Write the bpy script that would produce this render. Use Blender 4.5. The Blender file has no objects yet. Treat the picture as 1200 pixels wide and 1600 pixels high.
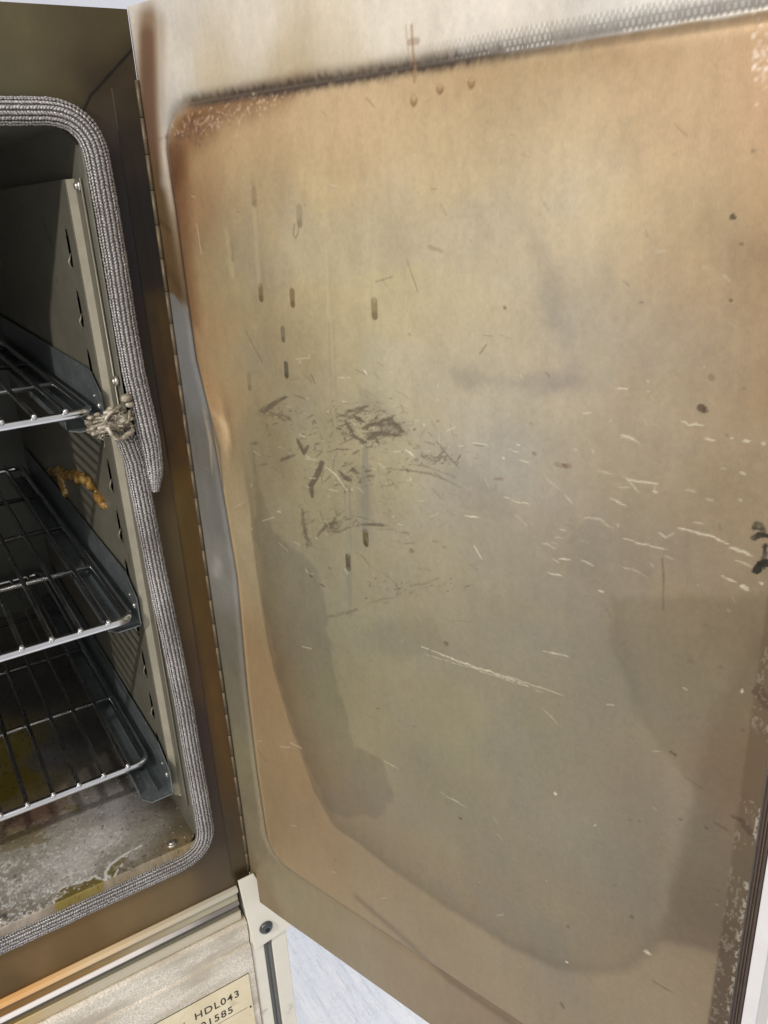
import bpy, bmesh, math, random
import numpy as np
from mathutils import Matrix, Vector

# ------------------------------------------------------------------ camera
S = bpy.context.scene
COL = S.collection
RC = np.array([[0.84567603, -0.53153676, -0.04796585],
               [-0.23368534, -0.28798946, -0.9286836],
               [0.47981582, 0.79657438, -0.36775813]])
CC = np.array([-0.15406831, -0.48993395, 0.52449331])
F = 1278.86
DA = 0.31995036            # how far past square the door is swung
cam_d = bpy.data.cameras.new('camera')
cam = bpy.data.objects.new('camera', cam_d); COL.objects.link(cam)
cam_d.sensor_width = 36; cam_d.lens = 36 * F / 1600
cam_d.clip_start = 0.01; cam_d.clip_end = 100
cam.matrix_world = Matrix([[RC[0][0], -RC[1][0], -RC[2][0], CC[0]],
                           [RC[0][1], -RC[1][1], -RC[2][1], CC[1]],
                           [RC[0][2], -RC[1][2], -RC[2][2], CC[2]], [0, 0, 0, 1]])
S.camera = cam
S.render.resolution_x = 768; S.render.resolution_y = 1024
S.view_settings.view_transform = 'Standard'; S.view_settings.look = 'None'
S.view_settings.gamma = 1; S.view_settings.use_curve_mapping = False
S.view_settings.exposure = 0.12

# ------------------------------------------------------------------ light
W = bpy.data.worlds.new('World'); S.world = W; W.use_nodes = True
W.node_tree.nodes['Background'].inputs[0].default_value = (0.88, 0.87, 0.86, 1)
W.node_tree.nodes['Background'].inputs[1].default_value = 0.66

def area(name, loc, target, size, energy, col):
    d = bpy.data.lights.new(name, 'AREA'); d.shape = 'RECTANGLE'
    d.size, d.size_y = size; d.energy = energy; d.color = col
    o = bpy.data.objects.new(name, d); COL.objects.link(o)
    o.location = loc
    o.rotation_euler = (Vector(target) - Vector(loc)).to_track_quat('-Z', 'Y').to_euler()
    return o
area('ceiling_lamp_key', (-1.45, -0.62, 1.02), (0, 0, .35), (0.03, 0.03), 16, (1, .95, .87))
area('fill_lamp_wide', (-.85, -1.2, 1.75), (-.1, 0, .3), (1.1, .8), 11, (1, .97, .94))  # added fill, set low in front so light enters the cavity
area('fill_lamp_room', (1.3, .6, 2.4), (.9, .4, -.5), (1.2, 1.2), 24, (.96, .98, 1))  # added unseen lamp that brightens the floor and back wall

# ------------------------------------------------------------------ numpy helpers
def ray(px, py):
    px = np.asarray(px, float); py = np.asarray(py, float)
    d = np.stack([(px - 600) / F, (py - 800) / F, np.ones_like(px)], -1)
    return d @ RC
def on_axis(px, py, ax, v):
    d = ray(px, py); s = (v - CC[ax]) / d[..., ax]
    return CC + s[..., None] * d
NI = np.array([math.cos(DA), math.sin(DA), 0.])
DS = np.array([math.sin(DA), -math.cos(DA), 0.])
def on_door(px, py):
    d = ray(px, py); s = -(CC @ NI) / (d @ NI)
    X = CC + s[..., None] * d
    return np.stack([X @ DS, X[..., 2]], -1)
def lin(c):
    c = np.asarray(c, float) / 255
    return np.where(c <= .04045, c / 12.92, ((c + .055) / 1.055) ** 2.4)
def sstep(a, b, x):
    t = np.clip((x - a) / (b - a), 0, 1); return t * t * (3 - 2 * t)
def vnoise(u, v, seed=0):
    rs = np.random.RandomState(seed); T = rs.rand(256, 256)
    iu = np.floor(u).astype(int); iv = np.floor(v).astype(int)
    fu = u - iu; fv = v - iv; fu = fu * fu * (3 - 2 * fu); fv = fv * fv * (3 - 2 * fv)
    a = T[iu % 256, iv % 256]; b = T[(iu + 1) % 256, iv % 256]
    c = T[iu % 256, (iv + 1) % 256]; d = T[(iu + 1) % 256, (iv + 1) % 256]
    return (a * (1 - fu) + b * fu) * (1 - fv) + (c * (1 - fu) + d * fu) * fv
def fbm(u, v, o=4, seed=0):
    r = np.zeros_like(u); A = 0; a = 1.
    for k in range(o):
        r += a * vnoise(u * 2 ** k + 17.3 * k, v * 2 ** k + 5.1 * k, seed + k); A += a; a *= .55
    return r / A
def rbf(P, C, Q, ci=.02):
    """smooth interpolation (inverse distance, no overshoot) of control colours C at P"""
    P = np.asarray(P); C = np.asarray(C); num = np.zeros((len(Q), 3)); den = np.zeros(len(Q))
    for i in range(len(P)):
        w = (((Q - P[i]) ** 2).sum(-1) + ci ** 2) ** -1.9
        num += w[:, None] * C[i]; den += w
    return np.clip(num / den[:, None], .003, .95)
def segdist(U, V, pts):
    best = np.full(U.shape, 1e9); tt = np.zeros(U.shape)
    n = len(pts) - 1
    for i in range(n):
        a = pts[i]; b = pts[i + 1]; ab = b - a; L = (ab ** 2).sum() + 1e-12
        t = np.clip(((U - a[0]) * ab[0] + (V - a[1]) * ab[1]) / L, 0, 1)
        d = np.hypot(U - a[0] - t * ab[0], V - a[1] - t * ab[1])
        m = d < best; best[m] = d[m]; tt[m] = (i + t[m]) / n
    return best, tt
def polysd(U, V, pts):
    """signed distance to polygon, negative inside"""
    d, _ = segdist(U, V, list(pts) + [pts[0]])
    ins = np.zeros(U.shape, bool); n = len(pts); j = n - 1
    for i in range(n):
        xi, yi = pts[i]; xj, yj = pts[j]
        if abs(yj - yi) > 1e-12:
            ins ^= ((yi > V) != (yj > V)) & (U < (xj - xi) * (V - yi) / (yj - yi) + xi)
        j = i
    return np.where(ins, -d, d)
def rrect_sd(U, V, x0, x1, y0, y1, r):
    cx, cy = (x0 + x1) / 2, (y0 + y1) / 2
    qx = np.abs(U - cx) - (x1 - x0) / 2 + r; qy = np.abs(V - cy) - (y1 - y0) / 2 + r
    return np.hypot(np.maximum(qx, 0), np.maximum(qy, 0)) + np.minimum(np.maximum(qx, qy), 0) - r

# ------------------------------------------------------------------ object helpers
def link(name, me, m=None, parent=None):
    o = bpy.data.objects.new(name, me); COL.objects.link(o)
    if m is not None and me is not None: me.materials.append(m)
    if parent is not None: o.parent = parent
    return o
def empty(name, loc, rz=0, parent=None):
    o = bpy.data.objects.new(name, None); COL.objects.link(o)
    o.location = loc; o.rotation_euler = (0, 0, rz); o.empty_display_size = .02
    if parent is not None: o.parent = parent
    return o
def tag(o, label=None, cat=None, group=None, kind=None):
    for k, v in (('label', label), ('category', cat), ('group', group), ('kind', kind)):
        if v: o[k] = v
    return o
def grid_mesh(name, P, keep=None, col=None, rough=None, smooth=True):
    """P (nu,nv,3) -> quad mesh, optional per point colour and roughness"""
    nu, nv = P.shape[:2]
    idx = np.arange(nu * nv).reshape(nu, nv)
    f = np.stack([idx[:-1, :-1], idx[1:, :-1], idx[1:, 1:], idx[:-1, 1:]], -1).reshape(-1, 4)
    if keep is not None:
        k = keep[:-1, :-1] & keep[1:, :-1] & keep[1:, 1:] & keep[:-1, 1:]
        f = f[k.reshape(-1)]
    used = np.zeros(nu * nv, bool); used[f.ravel()] = True
    remap = np.cumsum(used) - 1
    V = P.reshape(-1, 3)[used]; f = remap[f]
    me = bpy.data.meshes.new(name)
    me.vertices.add(len(V)); me.vertices.foreach_set('co', V.astype(np.float32).ravel())
    me.loops.add(f.size); me.loops.foreach_set('vertex_index', f.astype(np.int32).ravel())
    me.polygons.add(len(f)); me.polygons.foreach_set('loop_start', np.arange(0, f.size, 4, dtype=np.int32))
    me.polygons.foreach_set('use_smooth', np.full(len(f), smooth))
    me.update(calc_edges=True)
    if col is not None:
        a = me.attributes.new('Col', 'FLOAT_COLOR', 'POINT')
        c = np.ones((len(V), 4), np.float32); c[:, :3] = col.reshape(-1, 3)[used]
        a.data.foreach_set('color', c.ravel())
    if rough is not None:
        a = me.attributes.new('Rgh', 'FLOAT', 'POINT')
        a.data.foreach_set('value', rough.reshape(-1)[used].astype(np.float32))
    return me
class MB:
    def __init__(s): s.bm = bmesh.new()
    def box(s, x0, x1, y0, y1, z0, z1, bev=0):
        r = bmesh.ops.create_cube(s.bm, size=1)
        for v in r['verts']:
            v.co = Vector(((x0 + x1) / 2 + v.co.x * (x1 - x0), (y0 + y1) / 2 + v.co.y * (y1 - y0), (z0 + z1) / 2 + v.co.z * (z1 - z0)))
        if bev:
            es = list({e for v in r['verts'] for e in v.link_edges})
            bmesh.ops.bevel(s.bm, geom=es, offset=bev, segments=2, affect='EDGES', profile=.5)
        return s
    def prism(s, pts, axis, a, b, bev=0):
        """extrude closed 2D polygon along axis; 2D coords are the remaining axes in order"""
        def mk(p, v):
            q = [p[0], p[1]]; q.insert(axis, v); return Vector(q)
        A = [s.bm.verts.new(mk(p, a)) for p in pts]; B = [s.bm.verts.new(mk(p, b)) for p in pts]
        n = len(pts); fs = [s.bm.faces.new(A), s.bm.faces.new(B[::-1])]
        for i in range(n): fs.append(s.bm.faces.new([A[i], B[i], B[(i + 1) % n], A[(i + 1) % n]]))
        bmesh.ops.recalc_face_normals(s.bm, faces=fs)
        if bev: bmesh.ops.bevel(s.bm, geom=list({e for f in fs for e in f.edges}), offset=bev, segments=2, affect='EDGES', profile=.5)
        return s
    def sheet(s, prof, axis, a, b, t):
        """thin folded sheet from an open 2D profile, thickness t to its left side"""
        P = [Vector(p) for p in prof]; n = len(P); off = []
        for i in range(n):
            ds = []
            if i > 0: ds.append((P[i] - P[i - 1]).normalized())
            if i < n - 1: ds.append((P[i + 1] - P[i]).normalized())
            nn = Vector((0, 0))
            for d in ds: nn += Vector((-d.y, d.x))
            nn.normalize(); k = 1 / max(.4, nn.dot(Vector((-ds[0].y, ds[0].x))))
            off.append(P[i] + nn * t * k)
        return s.prism([tuple(p) for p in P] + [tuple(p) for p in off[::-1]], axis, a, b)
    def tube(s, pts, r, seg=10, cap=True, closed=False):
        pts = [Vector(p) for p in pts]; n = len(pts); rings = []
        up = None
        for i in range(n):
            if closed: t = (pts[(i + 1) % n] - pts[i - 1]).normalized()
            else: t = (pts[min(i + 1, n - 1)] - pts[max(i - 1, 0)]).normalized()
            if up is None: up = Vector((0, 0, 1)) if abs(t.z) < .9 else Vector((1, 0, 0))
            a = t.cross(up).normalized(); b = a.cross(t).normalized(); up = b
            rr = r[i] if isinstance(r, (list, tuple)) else r
            rings.append([s.bm.verts.new(pts[i] + (a * math.cos(2 * math.pi * k / seg) + b * math.sin(2 * math.pi * k / seg)) * rr) for k in range(seg)])
        m = n if closed else n - 1
        for i in range(m):
            A, B = rings[i], rings[(i + 1) % n]
            for k in range(seg):
                f = s.bm.faces.new([A[k], A[(k + 1) % seg], B[(k + 1) % seg], B[k]]); f.smooth = True
        if cap and not closed:
            s.bm.faces.new(rings[0][::-1]); s.bm.faces.new(rings[-1])
        return s
    def ball(s, c, r, sx=1, sy=1, sz=1, sub=2):
        q = bmesh.ops.create_icosphere(s.bm, subdivisions=sub, radius=r)
        for v in q['verts']: v.co = Vector((v.co.x * sx, v.co.y * sy, v.co.z * sz)) + Vector(c)
        for f in {f for v in q['verts'] for f in v.link_faces}: f.smooth = True
        return s
    def build(s, name, m, parent=None):
        bmesh.ops.recalc_face_normals(s.bm, faces=s.bm.faces)
        me = bpy.data.meshes.new(name); s.bm.to_mesh(me); s.bm.free()
        return link(name, me, m, parent)
def fillet(pts, r, n=6):
    """round the inner corners of a 3D polyline"""
    P = [Vector(p) for p in pts]; out = [P[0]]
    for i in range(1, len(P) - 1):
        a = (P[i - 1] - P[i]); b = (P[i + 1] - P[i]); k = min(r, a.length * .49, b.length * .49)
        p0 = P[i] + a.normalized() * k; p2 = P[i] + b.normalized() * k
        for j in range(n + 1):
            t = j / n; out.append(p0 * (1 - t) ** 2 + P[i] * 2 * t * (1 - t) + p2 * t * t)
    return out + [P[-1]]

# ------------------------------------------------------------------ materials
class NT:
    def __init__(s, name):
        s.m = bpy.data.materials.new(name); s.m.use_nodes = True; s.t = s.m.node_tree
        s.b = s.t.nodes['Principled BSDF']
    def n(s, typ, **kw):
        o = s.t.nodes.new(typ)
        for k, v in kw.items():
            if k in o.inputs.keys() if isinstance(k, str) else False: o.inputs[k].default_value = v
            else: setattr(o, k, v)
        return o
    def l(s, a, b): s.t.links.new(a, b)
    def coord(s, scale=(1, 1, 1)):
        c = s.n('ShaderNodeTexCoord'); m = s.n('ShaderNodeMapping'); m.inputs['Scale'].default_value = scale
        s.l(c.outputs['Object'], m.inputs['Vector']); return m.outputs[0]
    def noise(s, vec, scale, detail=3, rough=.55, dist=0):
        n = s.n('ShaderNodeTexNoise'); n.inputs['Scale'].default_value = scale; n.inputs['Detail'].default_value = detail
        n.inputs['Roughness'].default_value = rough; n.inputs['Distortion'].default_value = dist
        s.l(vec, n.inputs['Vector']); return n.outputs['Fac']
    def ramp(s, fac, stops):
        r = s.n('ShaderNodeValToRGB'); e = r.color_ramp.elements
        while len(e) < len(stops): e.new(.5)
        for i, (p, c) in enumerate(stops):
            e[i].position = p; e[i].color = (*c, 1) if len(c) == 3 else c
        s.l(fac, r.inputs[0]); return r.outputs[0]
    def mix(s, fac, a, b, typ='MIX'):
        m = s.n('ShaderNodeMix'); m.data_type = 'RGBA'; m.blend_type = typ
        for sock, v in ((m.inputs[0], fac), (m.inputs[6], a), (m.inputs[7], b)):
            if isinstance(v, (int, float)): sock.default_value = v
            elif isinstance(v, tuple): sock.default_value = (*v, 1) if len(v) == 3 else v
            else: s.l(v, sock)
        return m.outputs[2]
    def math(s, op, a, b=0., c=None):
        m = s.n('ShaderNodeMath'); m.operation = op
        for sock, v in zip(m.inputs, (a, b, c)):
            if v is None: continue
            if isinstance(v, (int, float)): sock.default_value = v
            else: s.l(v, sock)
        return m.outputs[0]
    def bump(s, h, strength=.2, dist=.001, prev=None):
        b = s.n('ShaderNodeBump'); b.inputs['Strength'].default_value = strength; b.inputs['Distance'].default_value = dist
        s.l(h, b.inputs['Height'])
        if prev: s.l(prev, b.inputs['Normal'])
        s.l(b.outputs[0], s.b.inputs['Normal']); return b.outputs[0]
    def set(s, **kw):
        for k, v in kw.items():
            i = s.b.inputs[k.replace('_', ' ')]
            if isinstance(v, (int, float)): i.default_value = v
            elif isinstance(v, tuple): i.default_value = (*v, 1)
            else: s.l(v, i)
        return s

def attr_mat(name, metallic, grain=.10, grain_scale=900, bumpst=.06, rough_mul=1.0, stretch=(1, 1, 1), cloud=1.2):
    t = NT(name); a = t.n('ShaderNodeAttribute', attribute_name='Col'); r = t.n('ShaderNodeAttribute', attribute_name='Rgh')
    v = t.coord(stretch)
    g = t.noise(v, grain_scale, 2, .6); g2 = t.noise(v, grain_scale * .13, 4, .6)
    k = t.math('ADD', t.math('MULTIPLY', t.math('SUBTRACT', g, .5), grain * 2), t.math('MULTIPLY_ADD', t.math('SUBTRACT', g2, .5), grain * cloud, 1.0))
    cc = t.n('ShaderNodeVectorMath', operation='SCALE'); t.l(a.outputs['Vector'], cc.inputs[0]); t.l(k, cc.inputs['Scale'])
    rr = t.math('MULTIPLY', t.math('MULTIPLY_ADD', t.math('SUBTRACT', g2, .5), .25, r.outputs['Fac']), rough_mul)
    t.set(Base_Color=cc.outputs[0], Roughness=rr, Metallic=metallic)
    t.bump(g, bumpst, .0006)
    return t.m
def metal(name, col, metallic=.8, rough=.35, grain=.15, scale=250, bumpst=.05, spots=None):
    t = NT(name); v = t.coord(); g = t.noise(v, scale, 5, .6); h = t.noise(v, scale * .12, 3, .6)
    c1 = tuple(x * (1 - grain) for x in col); c2 = tuple(min(1, x * (1 + grain)) for x in col)
    c = t.ramp(t.math('MULTIPLY_ADD', g, .5, t.math('MULTIPLY', h, .5)), [(.3, c1), (.7, c2)])
    if spots: c = t.mix(t.ramp(t.noise(v, spots[1], 4, .65), [(spots[2], (0, 0, 0)), (spots[2] + .12, (1, 1, 1))]), c, spots[0])
    t.set(Base_Color=c, Metallic=metallic, Roughness=t.math('MULTIPLY_ADD', h, .3, rough - .15)); t.bump(g, bumpst, .0005)
    return t.m
M_liner = metal('liner_steel', (.19, .182, .145), .45, .42, .22, 120, .08)
M_back = metal('back_steel', (.13, .135, .118), .4, .5, .25, 60, .05)
M_insert = metal('insert_steel', (.185, .172, .132), .45, .40, .15, 140, .06, spots=((.10, .085, .05), 60, .60))
M_bend = metal('lit_bend_steel', (.38, .35, .27), .4, .38, .15, 140, .06)  # light caught on the bend, painted as a paler insert steel
M_weld = metal('weld_metal', (.62, .62, .64), .9, .25)
M_chrome = metal('bright_wire', (.66, .66, .68), 1, .20, .08, 200, .0)
M_rod = metal('dull_wire', (.55, .55, .57), 1, .26, .10, 200, .0)
M_galv = metal('galvanised_steel', (.20, .225, .23), .75, .42, .3, 90, .08, spots=((.42, .44, .43), 130, .62))
M_screw = metal('screw_steel', (.5, .47, .42), .9, .35)
M_black = metal('black_screw', (.075, .085, .085), .5, .35)
M_cream = metal('cream_paint', (.72, .68, .58), 0, .38, .07, 60, .03, spots=((.30, .26, .17), 35, .64))
M_groove = metal('grey_rubber', (.13, .13, .125), 0, .6, .1, 200)
M_brass = metal('hinge_steel', (.13, .10, .06), .5, .55, .35, 300, .06)
M_white = metal('white_paint', (.62, .60, .60), 0, .4, .06, 80, .03)
M_gapdark = metal('dark_gap_fill', (.060, .036, .026), 0, .6, .2, 300)
M_shade = metal('recess_shade', (.006, .006, .005), 0, .9)

def setting_floor():
    t = NT('pale_floor'); v = t.coord((1, .22, 1)); c = t.coord()
    rot = t.n('ShaderNodeMapping'); rot.inputs['Rotation'].default_value = (0, 0, math.radians(-32)); rot.inputs['Scale'].default_value = (3, .16, 1)
    t.l(c, rot.inputs['Vector'])
    s1 = t.noise(rot.outputs[0], 22, 5, .7); s2 = t.noise(c, 9, 4, .6); s3 = t.noise(rot.outputs[0], 60, 4, .7)
    ln = t.math('ABSOLUTE', t.math('SUBTRACT', t.noise(rot.outputs[0], 34, 4, .6, .3), .5))
    r2 = t.n('ShaderNodeMapping'); r2.inputs['Rotation'].default_value = (0, 0, math.radians(25)); r2.inputs['Scale'].default_value = (2.4, .12, 1); t.l(c, r2.inputs['Vector'])
    ln2 = t.math('ABSOLUTE', t.math('SUBTRACT', t.noise(r2.outputs[0], 30, 4, .6, .3), .5))
    k = t.math('MULTIPLY_ADD', s1, .5, t.math('MULTIPLY_ADD', s3, .3, t.math('MULTIPLY', s2, .2)))
    cb = t.ramp(k, [(.36, (.70, .73, .82)), (.47, (.80, .82, .88)), (.60, (.92, .92, .94))])
    cb = t.mix(t.ramp(ln, [(.0, (.6, .6, .6)), (.012, (0, 0, 0))]), cb, (.48, .49, .56)); cb = t.mix(t.ramp(ln2, [(.0, (.6, .6, .6)), (.014, (0, 0, 0))]), cb, (.98, .98, .99))
    ln3 = t.math('ABSOLUTE', t.math('SUBTRACT', t.noise(c, 26, 6, .65, .4), .5)); cb = t.mix(t.ramp(ln3, [(.0, (.4, .4, .4)), (.02, (0, 0, 0))]), cb, (.60, .62, .70))
    t.set(Base_Color=cb, Roughness=.3)
    t.bump(s3, .3, .002)
    o = MB().box(-2.5, 3.5, -2.5, 3.5, -.60, -.55).build('floor', t.m); tag(o, kind='structure')
setting_floor()
t = NT('pale_wall'); v = t.coord()
t.set(Base_Color=t.ramp(t.noise(v, 3, 3), [(.3, (.50, .51, .56)), (.7, (.60, .61, .66))]), Roughness=.8)
tag(MB().box(-2.5, 3.5, 1.45, 1.5, -.55, 2.8).build('wall', t.m), kind='structure')

# ------------------------------------------------------------------ the oven
oven = tag(empty('oven', (-.19, .24, -.3)), 'heat-stained laboratory oven with its door swung open, rope seal round the opening', 'oven')
def P0(o):    # keep world coordinates for a part of the oven
    o.parent = oven; o.location = (0.19, -.24, .3); return o

# --- front frame, one folded sheet with the opening cut out; heat-tint colours, dark reflections painted in
h = .0011
xs = np.arange(-.40, .0001, h); zs = np.arange(.0145, .6181, h); zs[-1] = .618; xs[-1] = -.0005
U, V = np.meshgrid(xs, zs, indexing='ij')
Q = np.stack([U.ravel(), V.ravel()], -1)
fc = [((20, 40), (92, 82, 60)), ((90, 60), (84, 74, 54)), ((170, 60), (72, 60, 42)), ((20, 130), (88, 80, 60)), ((110, 150), (80, 68, 48)),
      ((140, 110), (60, 48, 36)), ((188, 60), (74, 64, 42)), ((180, 130), (62, 48, 34)), ((170, 200), (58, 46, 40)), ((190, 250), (34, 28, 28)),
      ((205, 330), (36, 30, 34)), ((215, 420), (32, 27, 30)), ((232, 500), (40, 30, 26)), ((240, 600), (46, 36, 28)), ((255, 720), (66, 50, 30)),
      ((265, 850), (84, 68, 44)), ((285, 950), (84, 64, 38)), ((300, 1050), (74, 54, 36)), ((318, 1150), (58, 44, 36)), ((335, 1230), (58, 44, 34)),
      ((345, 1300), (62, 48, 38)), ((340, 1350), (78, 62, 46)), ((270, 1390), (104, 84, 56)), ((200, 1430), (112, 88, 56)), ((130, 1470), (104, 78, 44)),
      ((60, 1500), (110, 84, 52)), ((20, 1540), (90, 68, 38)), ((220, 1460), (98, 78, 50)), ((100, 1500), (100, 76, 42)), ((350, 1385), (82, 66, 48))]
pp = np.array([c[0] for c in fc], float); W3 = on_axis(pp[:, 0], pp[:, 1], 1, 0.0)
C = rbf(W3[:, [0, 2]], lin([c[1] for c in fc]), Q, .010).reshape(*U.shape, 3)
nz = fbm(U * 60, V * 35, 4, 3); C *= (.82 + .36 * nz)[..., None]
# mitre weld seam
a = W3 * 0; d, tt = segdist(U, V, [np.array([-.034, .566]), np.array([-.0265, .577]), np.array([0.0, .600])])
C *= (1 - .75 * np.exp(-(d / .0006) ** 2) - .35 * np.exp(-(d / .008) ** 2))[..., None]
# soot halo along the rope on the stile
sd = rrect_sd(U, V, -.347, -.030, .069, .5695, .032)
C *= (1 - .35 * np.exp(-np.maximum(sd - .006, 0) / .004) * (.5 + nz))[..., None]
hole = rrect_sd(U, V, -.344, -.0335, .0735, .566, .028)
C *= np.array([.95, .99, .93])
Yh = -.0004 * sstep(.012, .02, sd) + .0006 * (fbm(U * 14, V * 9, 2, 9) - .5)
Y = np.where(V < .022, .004 * sstep(.0215, .0145, V) ** 1, 0) + Yh
Y = Y + .005 * sstep(-.004, 0, U) * 0
frame_me = grid_mesh('front_frame', np.stack([U, Y, V], -1), hole > 0, np.clip(C * 1.15, .002, .9), np.full(U.shape, .38) + .15 * (nz - .5))
M_frame = attr_mat('heat_tinted_steel', .55, .10, 900, .05)
P0(link('front_frame', frame_me, M_frame))
# body sides, top and back (shell of the cabinet), set just behind the front sheet
b = MB()
b.box(-.40, -.0012, .006, .52, .6165, .6179); b.box(-.0022, -.0012, .006, .52, -.20, .6160)
b.box(-.40, -.3990, .006, .52, -.20, .6160); b.box(-.398, -.003, .519, .52, -.20, .6160); b.box(-.398, -.003, .006, .518, -.20, -.198)
P0(b.build('outer_shell', M_cream))
# cavity liner
XR, XL, ZF, ZT, YB = -.0368, -.3405, .0805, .566, .475
b = MB()
b.box(XR, XR + .001, -.0035, YB, ZF - .001, ZT + .001); b.box(XL - .001, XL, .0012, YB, ZF - .001, ZT + .001)
b.box(XL, XR, .0012, YB, ZT, ZT + .001)
P0(b.build('side_liner', M_liner))
b = MB(); b.box(XL - .001, XR + .001, YB, YB + .001, ZF - .001, ZT + .001)
P0(b.build('back_liner', M_back))
xs = np.r_[XL, np.arange(-.245, XR, .0007), XR]; ys = np.r_[np.arange(-.0060, .16, .0007), np.arange(.162, YB, .003), YB]
U, V = np.meshgrid(xs, ys, indexing='ij'); Q = np.stack([U.ravel(), V.ravel()], -1)
cc = [((10, 1300), (108, 96, 78)), ((60, 1275), (98, 80, 66)), ((20, 1345), (132, 126, 116)), ((100, 1300), (140, 134, 126)), ((180, 1260), (134, 130, 128)), ((170, 1310), (160, 156, 152)), ((110, 1350), (156, 152, 148)), ((60, 1380), (140, 136, 130)), ((230, 1290), (120, 114, 104)), ((200, 1330), (124, 118, 108)),
      ((250, 1350), (104, 94, 78)), ((285, 1320), (106, 92, 68)), ((295, 1290), (80, 72, 56)), ((270, 1250), (70, 64, 54)), ((240, 1230), (92, 88, 82)), ((215, 1250), (104, 100, 96)), ((190, 1200), (60, 56, 52)), ((30, 1230), (96, 84, 46)), ((80, 1180), (80, 78, 76)), ((130, 1150), (60, 58, 58)), ((30, 1440), (112, 104, 94)), ((100, 1420), (100, 90, 74)), ((200, 1370), (96, 86, 70)), ((60, 1080), (60, 58, 56)), ((10, 1180), (104, 92, 44)), ((220, 1180), (56, 52, 46))]
p_ = np.array([c[0] for c in cc], float); a_ = on_axis(p_[:, 0], p_[:, 1], 2, ZF)
C = rbf(a_[:, :2], lin([c[1] for c in cc]) * 1.15, Q, .008).reshape(*U.shape, 3)
f1 = fbm(U * 90, V * 90, 5, 201); f2 = fbm(U * 700, V * 700, 3, 211); f3 = fbm(U * 45 + 9, V * 45, 4, 221)
C *= (1 + .5 * (f1 - .5) + .5 * (f2 - .5))[..., None]
def fpoly(L, col, al, soft=.0015, nz=.003, sd=0):
    global C
    w = on_axis(np.array([q[0] for q in L], float), np.array([q[1] for q in L], float), 2, ZF)[:, :2]
    d = polysd(U, V, list(w)) + nz * 2 * (fbm(U * 160, V * 160, 4, 230 + sd) - .5)
    m = (sstep(soft, -soft, d) * al)[..., None]; C = C * (1 - m) + lin(col) * m
    return d
OL = (98, 84, 30)
d1 = fpoly([(84, 1402), (98, 1386), (150, 1368), (162, 1378), (150, 1396), (88, 1424)], OL, .85, sd=1)
d2 = fpoly([(165, 1366), (172, 1352), (200, 1335), (190, 1352), (176, 1372)], (104, 92, 44), .7, sd=2)
fpoly([(-10, 1215), (40, 1195), (60, 1215), (20, 1245), (-10, 1260)], OL, .8, sd=3); fpoly([(0, 1300), (60, 1290), (80, 1310), (40, 1325), (0, 1330)], (112, 100, 66), .6, sd=4); fpoly([(100, 1262), (125, 1255), (130, 1266), (112, 1270)], OL, .6, sd=5)
fpoly([(10, 1270), (70, 1255), (85, 1270), (40, 1290), (5, 1296)], (88, 66, 54), .7, sd=6)
Wc = np.array([.70, .69, .66])
def white(m):
    global C
    m = (np.clip(m, 0, 1) * (V > -.0008))[..., None]; C = C * (1 - m) + Wc * m
# rims of the dried pools, and a net of white scale towards the front left
white(np.exp(-(np.abs(d1) / .0009) ** 2) * .75 * (fbm(U * 300, V * 300, 2, 241) > .38)); white(np.exp(-(np.abs(d2) / .0008) ** 2) * .7 * (fbm(U * 300, V * 300, 2, 242) > .42))
w = on_axis(np.array([166., 165, 172, 190, 220]), np.array([1378., 1362, 1352, 1338, 1322]), 2, ZF)[:, :2]
d, _ = segdist(U, V, list(w)); white(np.exp(-((d + .0010 * (f2 - .5)) / .0009) ** 2) * .8)
zone = sstep(-.105, -.150, U + .25 * (V - .02) + .03 * (f3 - .5)) * sstep(.085, .035, V)
rg = np.abs(fbm(U * 150 + 4, V * 150, 4, 251) - .5); rg2 = np.abs(fbm(U * 75 + 1, V * 75, 5, 261) - .5)
net = np.maximum(sstep(.022, .006, rg), sstep(.016, .005, rg2)) * sstep(.36, .52, f3 + .12 * zone)
white(net * zone * .85); white((fbm(U * 420, V * 420, 3, 271) > .66) * .35 * sstep(-.04, -.13, U) * sstep(.11, .04, V)); white((vnoise(U * 900, V * 900, 281) > .965) * .7 * (V < .12))
C[(fbm(U * 500, V * 500, 2, 291) < .22)] *= .55
me = grid_mesh('cavity_floor', np.stack([U, V, ZF + .0004 * (f1 - .5) - .0085 * sstep(-.0006, -.0060, V)], -1), None, np.clip(C * 1.75, .003, .85), .38 + .5 * np.clip(C.mean(-1), 0, .5))
P0(link('cavity_floor', me, attr_mat('crusted_floor', .45, .12, 1200, .12, .85)))
def screw(x, y, z, n, r=.0026, name='screw', mat=None):
    m = MB(); n = Vector(n); m.tube([Vector((x, y, z)) + n * k for k in (-.001, .0004, .0010)], [r * 1.5, r * 1.5, r * 1.3], 16)
    m.tube([Vector((x, y, z)) + n * k for k in (.0008, .0018, .0024)], [r, r, r * .7], 14)
    return m.build(name, mat or M_screw)
P0(screw(-.0535, .006, ZF, (0, 0, 1))); P0(screw(-.172, .006, ZF, (0, 0, 1)))

# slotted insert on the right cavity wall (chamfered front strip, slots in the flat)
XW = -.0415; y0, y1, y2, y3 = .0042, .0185, .0235, .44; zb, zt = .108, .5375
m = MB(); m.sheet([(XR - .0012, y0), (XR - .0012, y1)], 2, zb, zt, -.0006)
ins = P0(m.build('shelf_upright', M_insert))
m = MB(); m.sheet([(XR - .0012, y1), (XW, y2)], 2, zb, zt, -.0006); m.build('bend', M_bend, ins)
slots = [.500, .4645, .4285, .3925, .3565, .3205, .2845, .2485, .2125, .1765, .1405]
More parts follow.
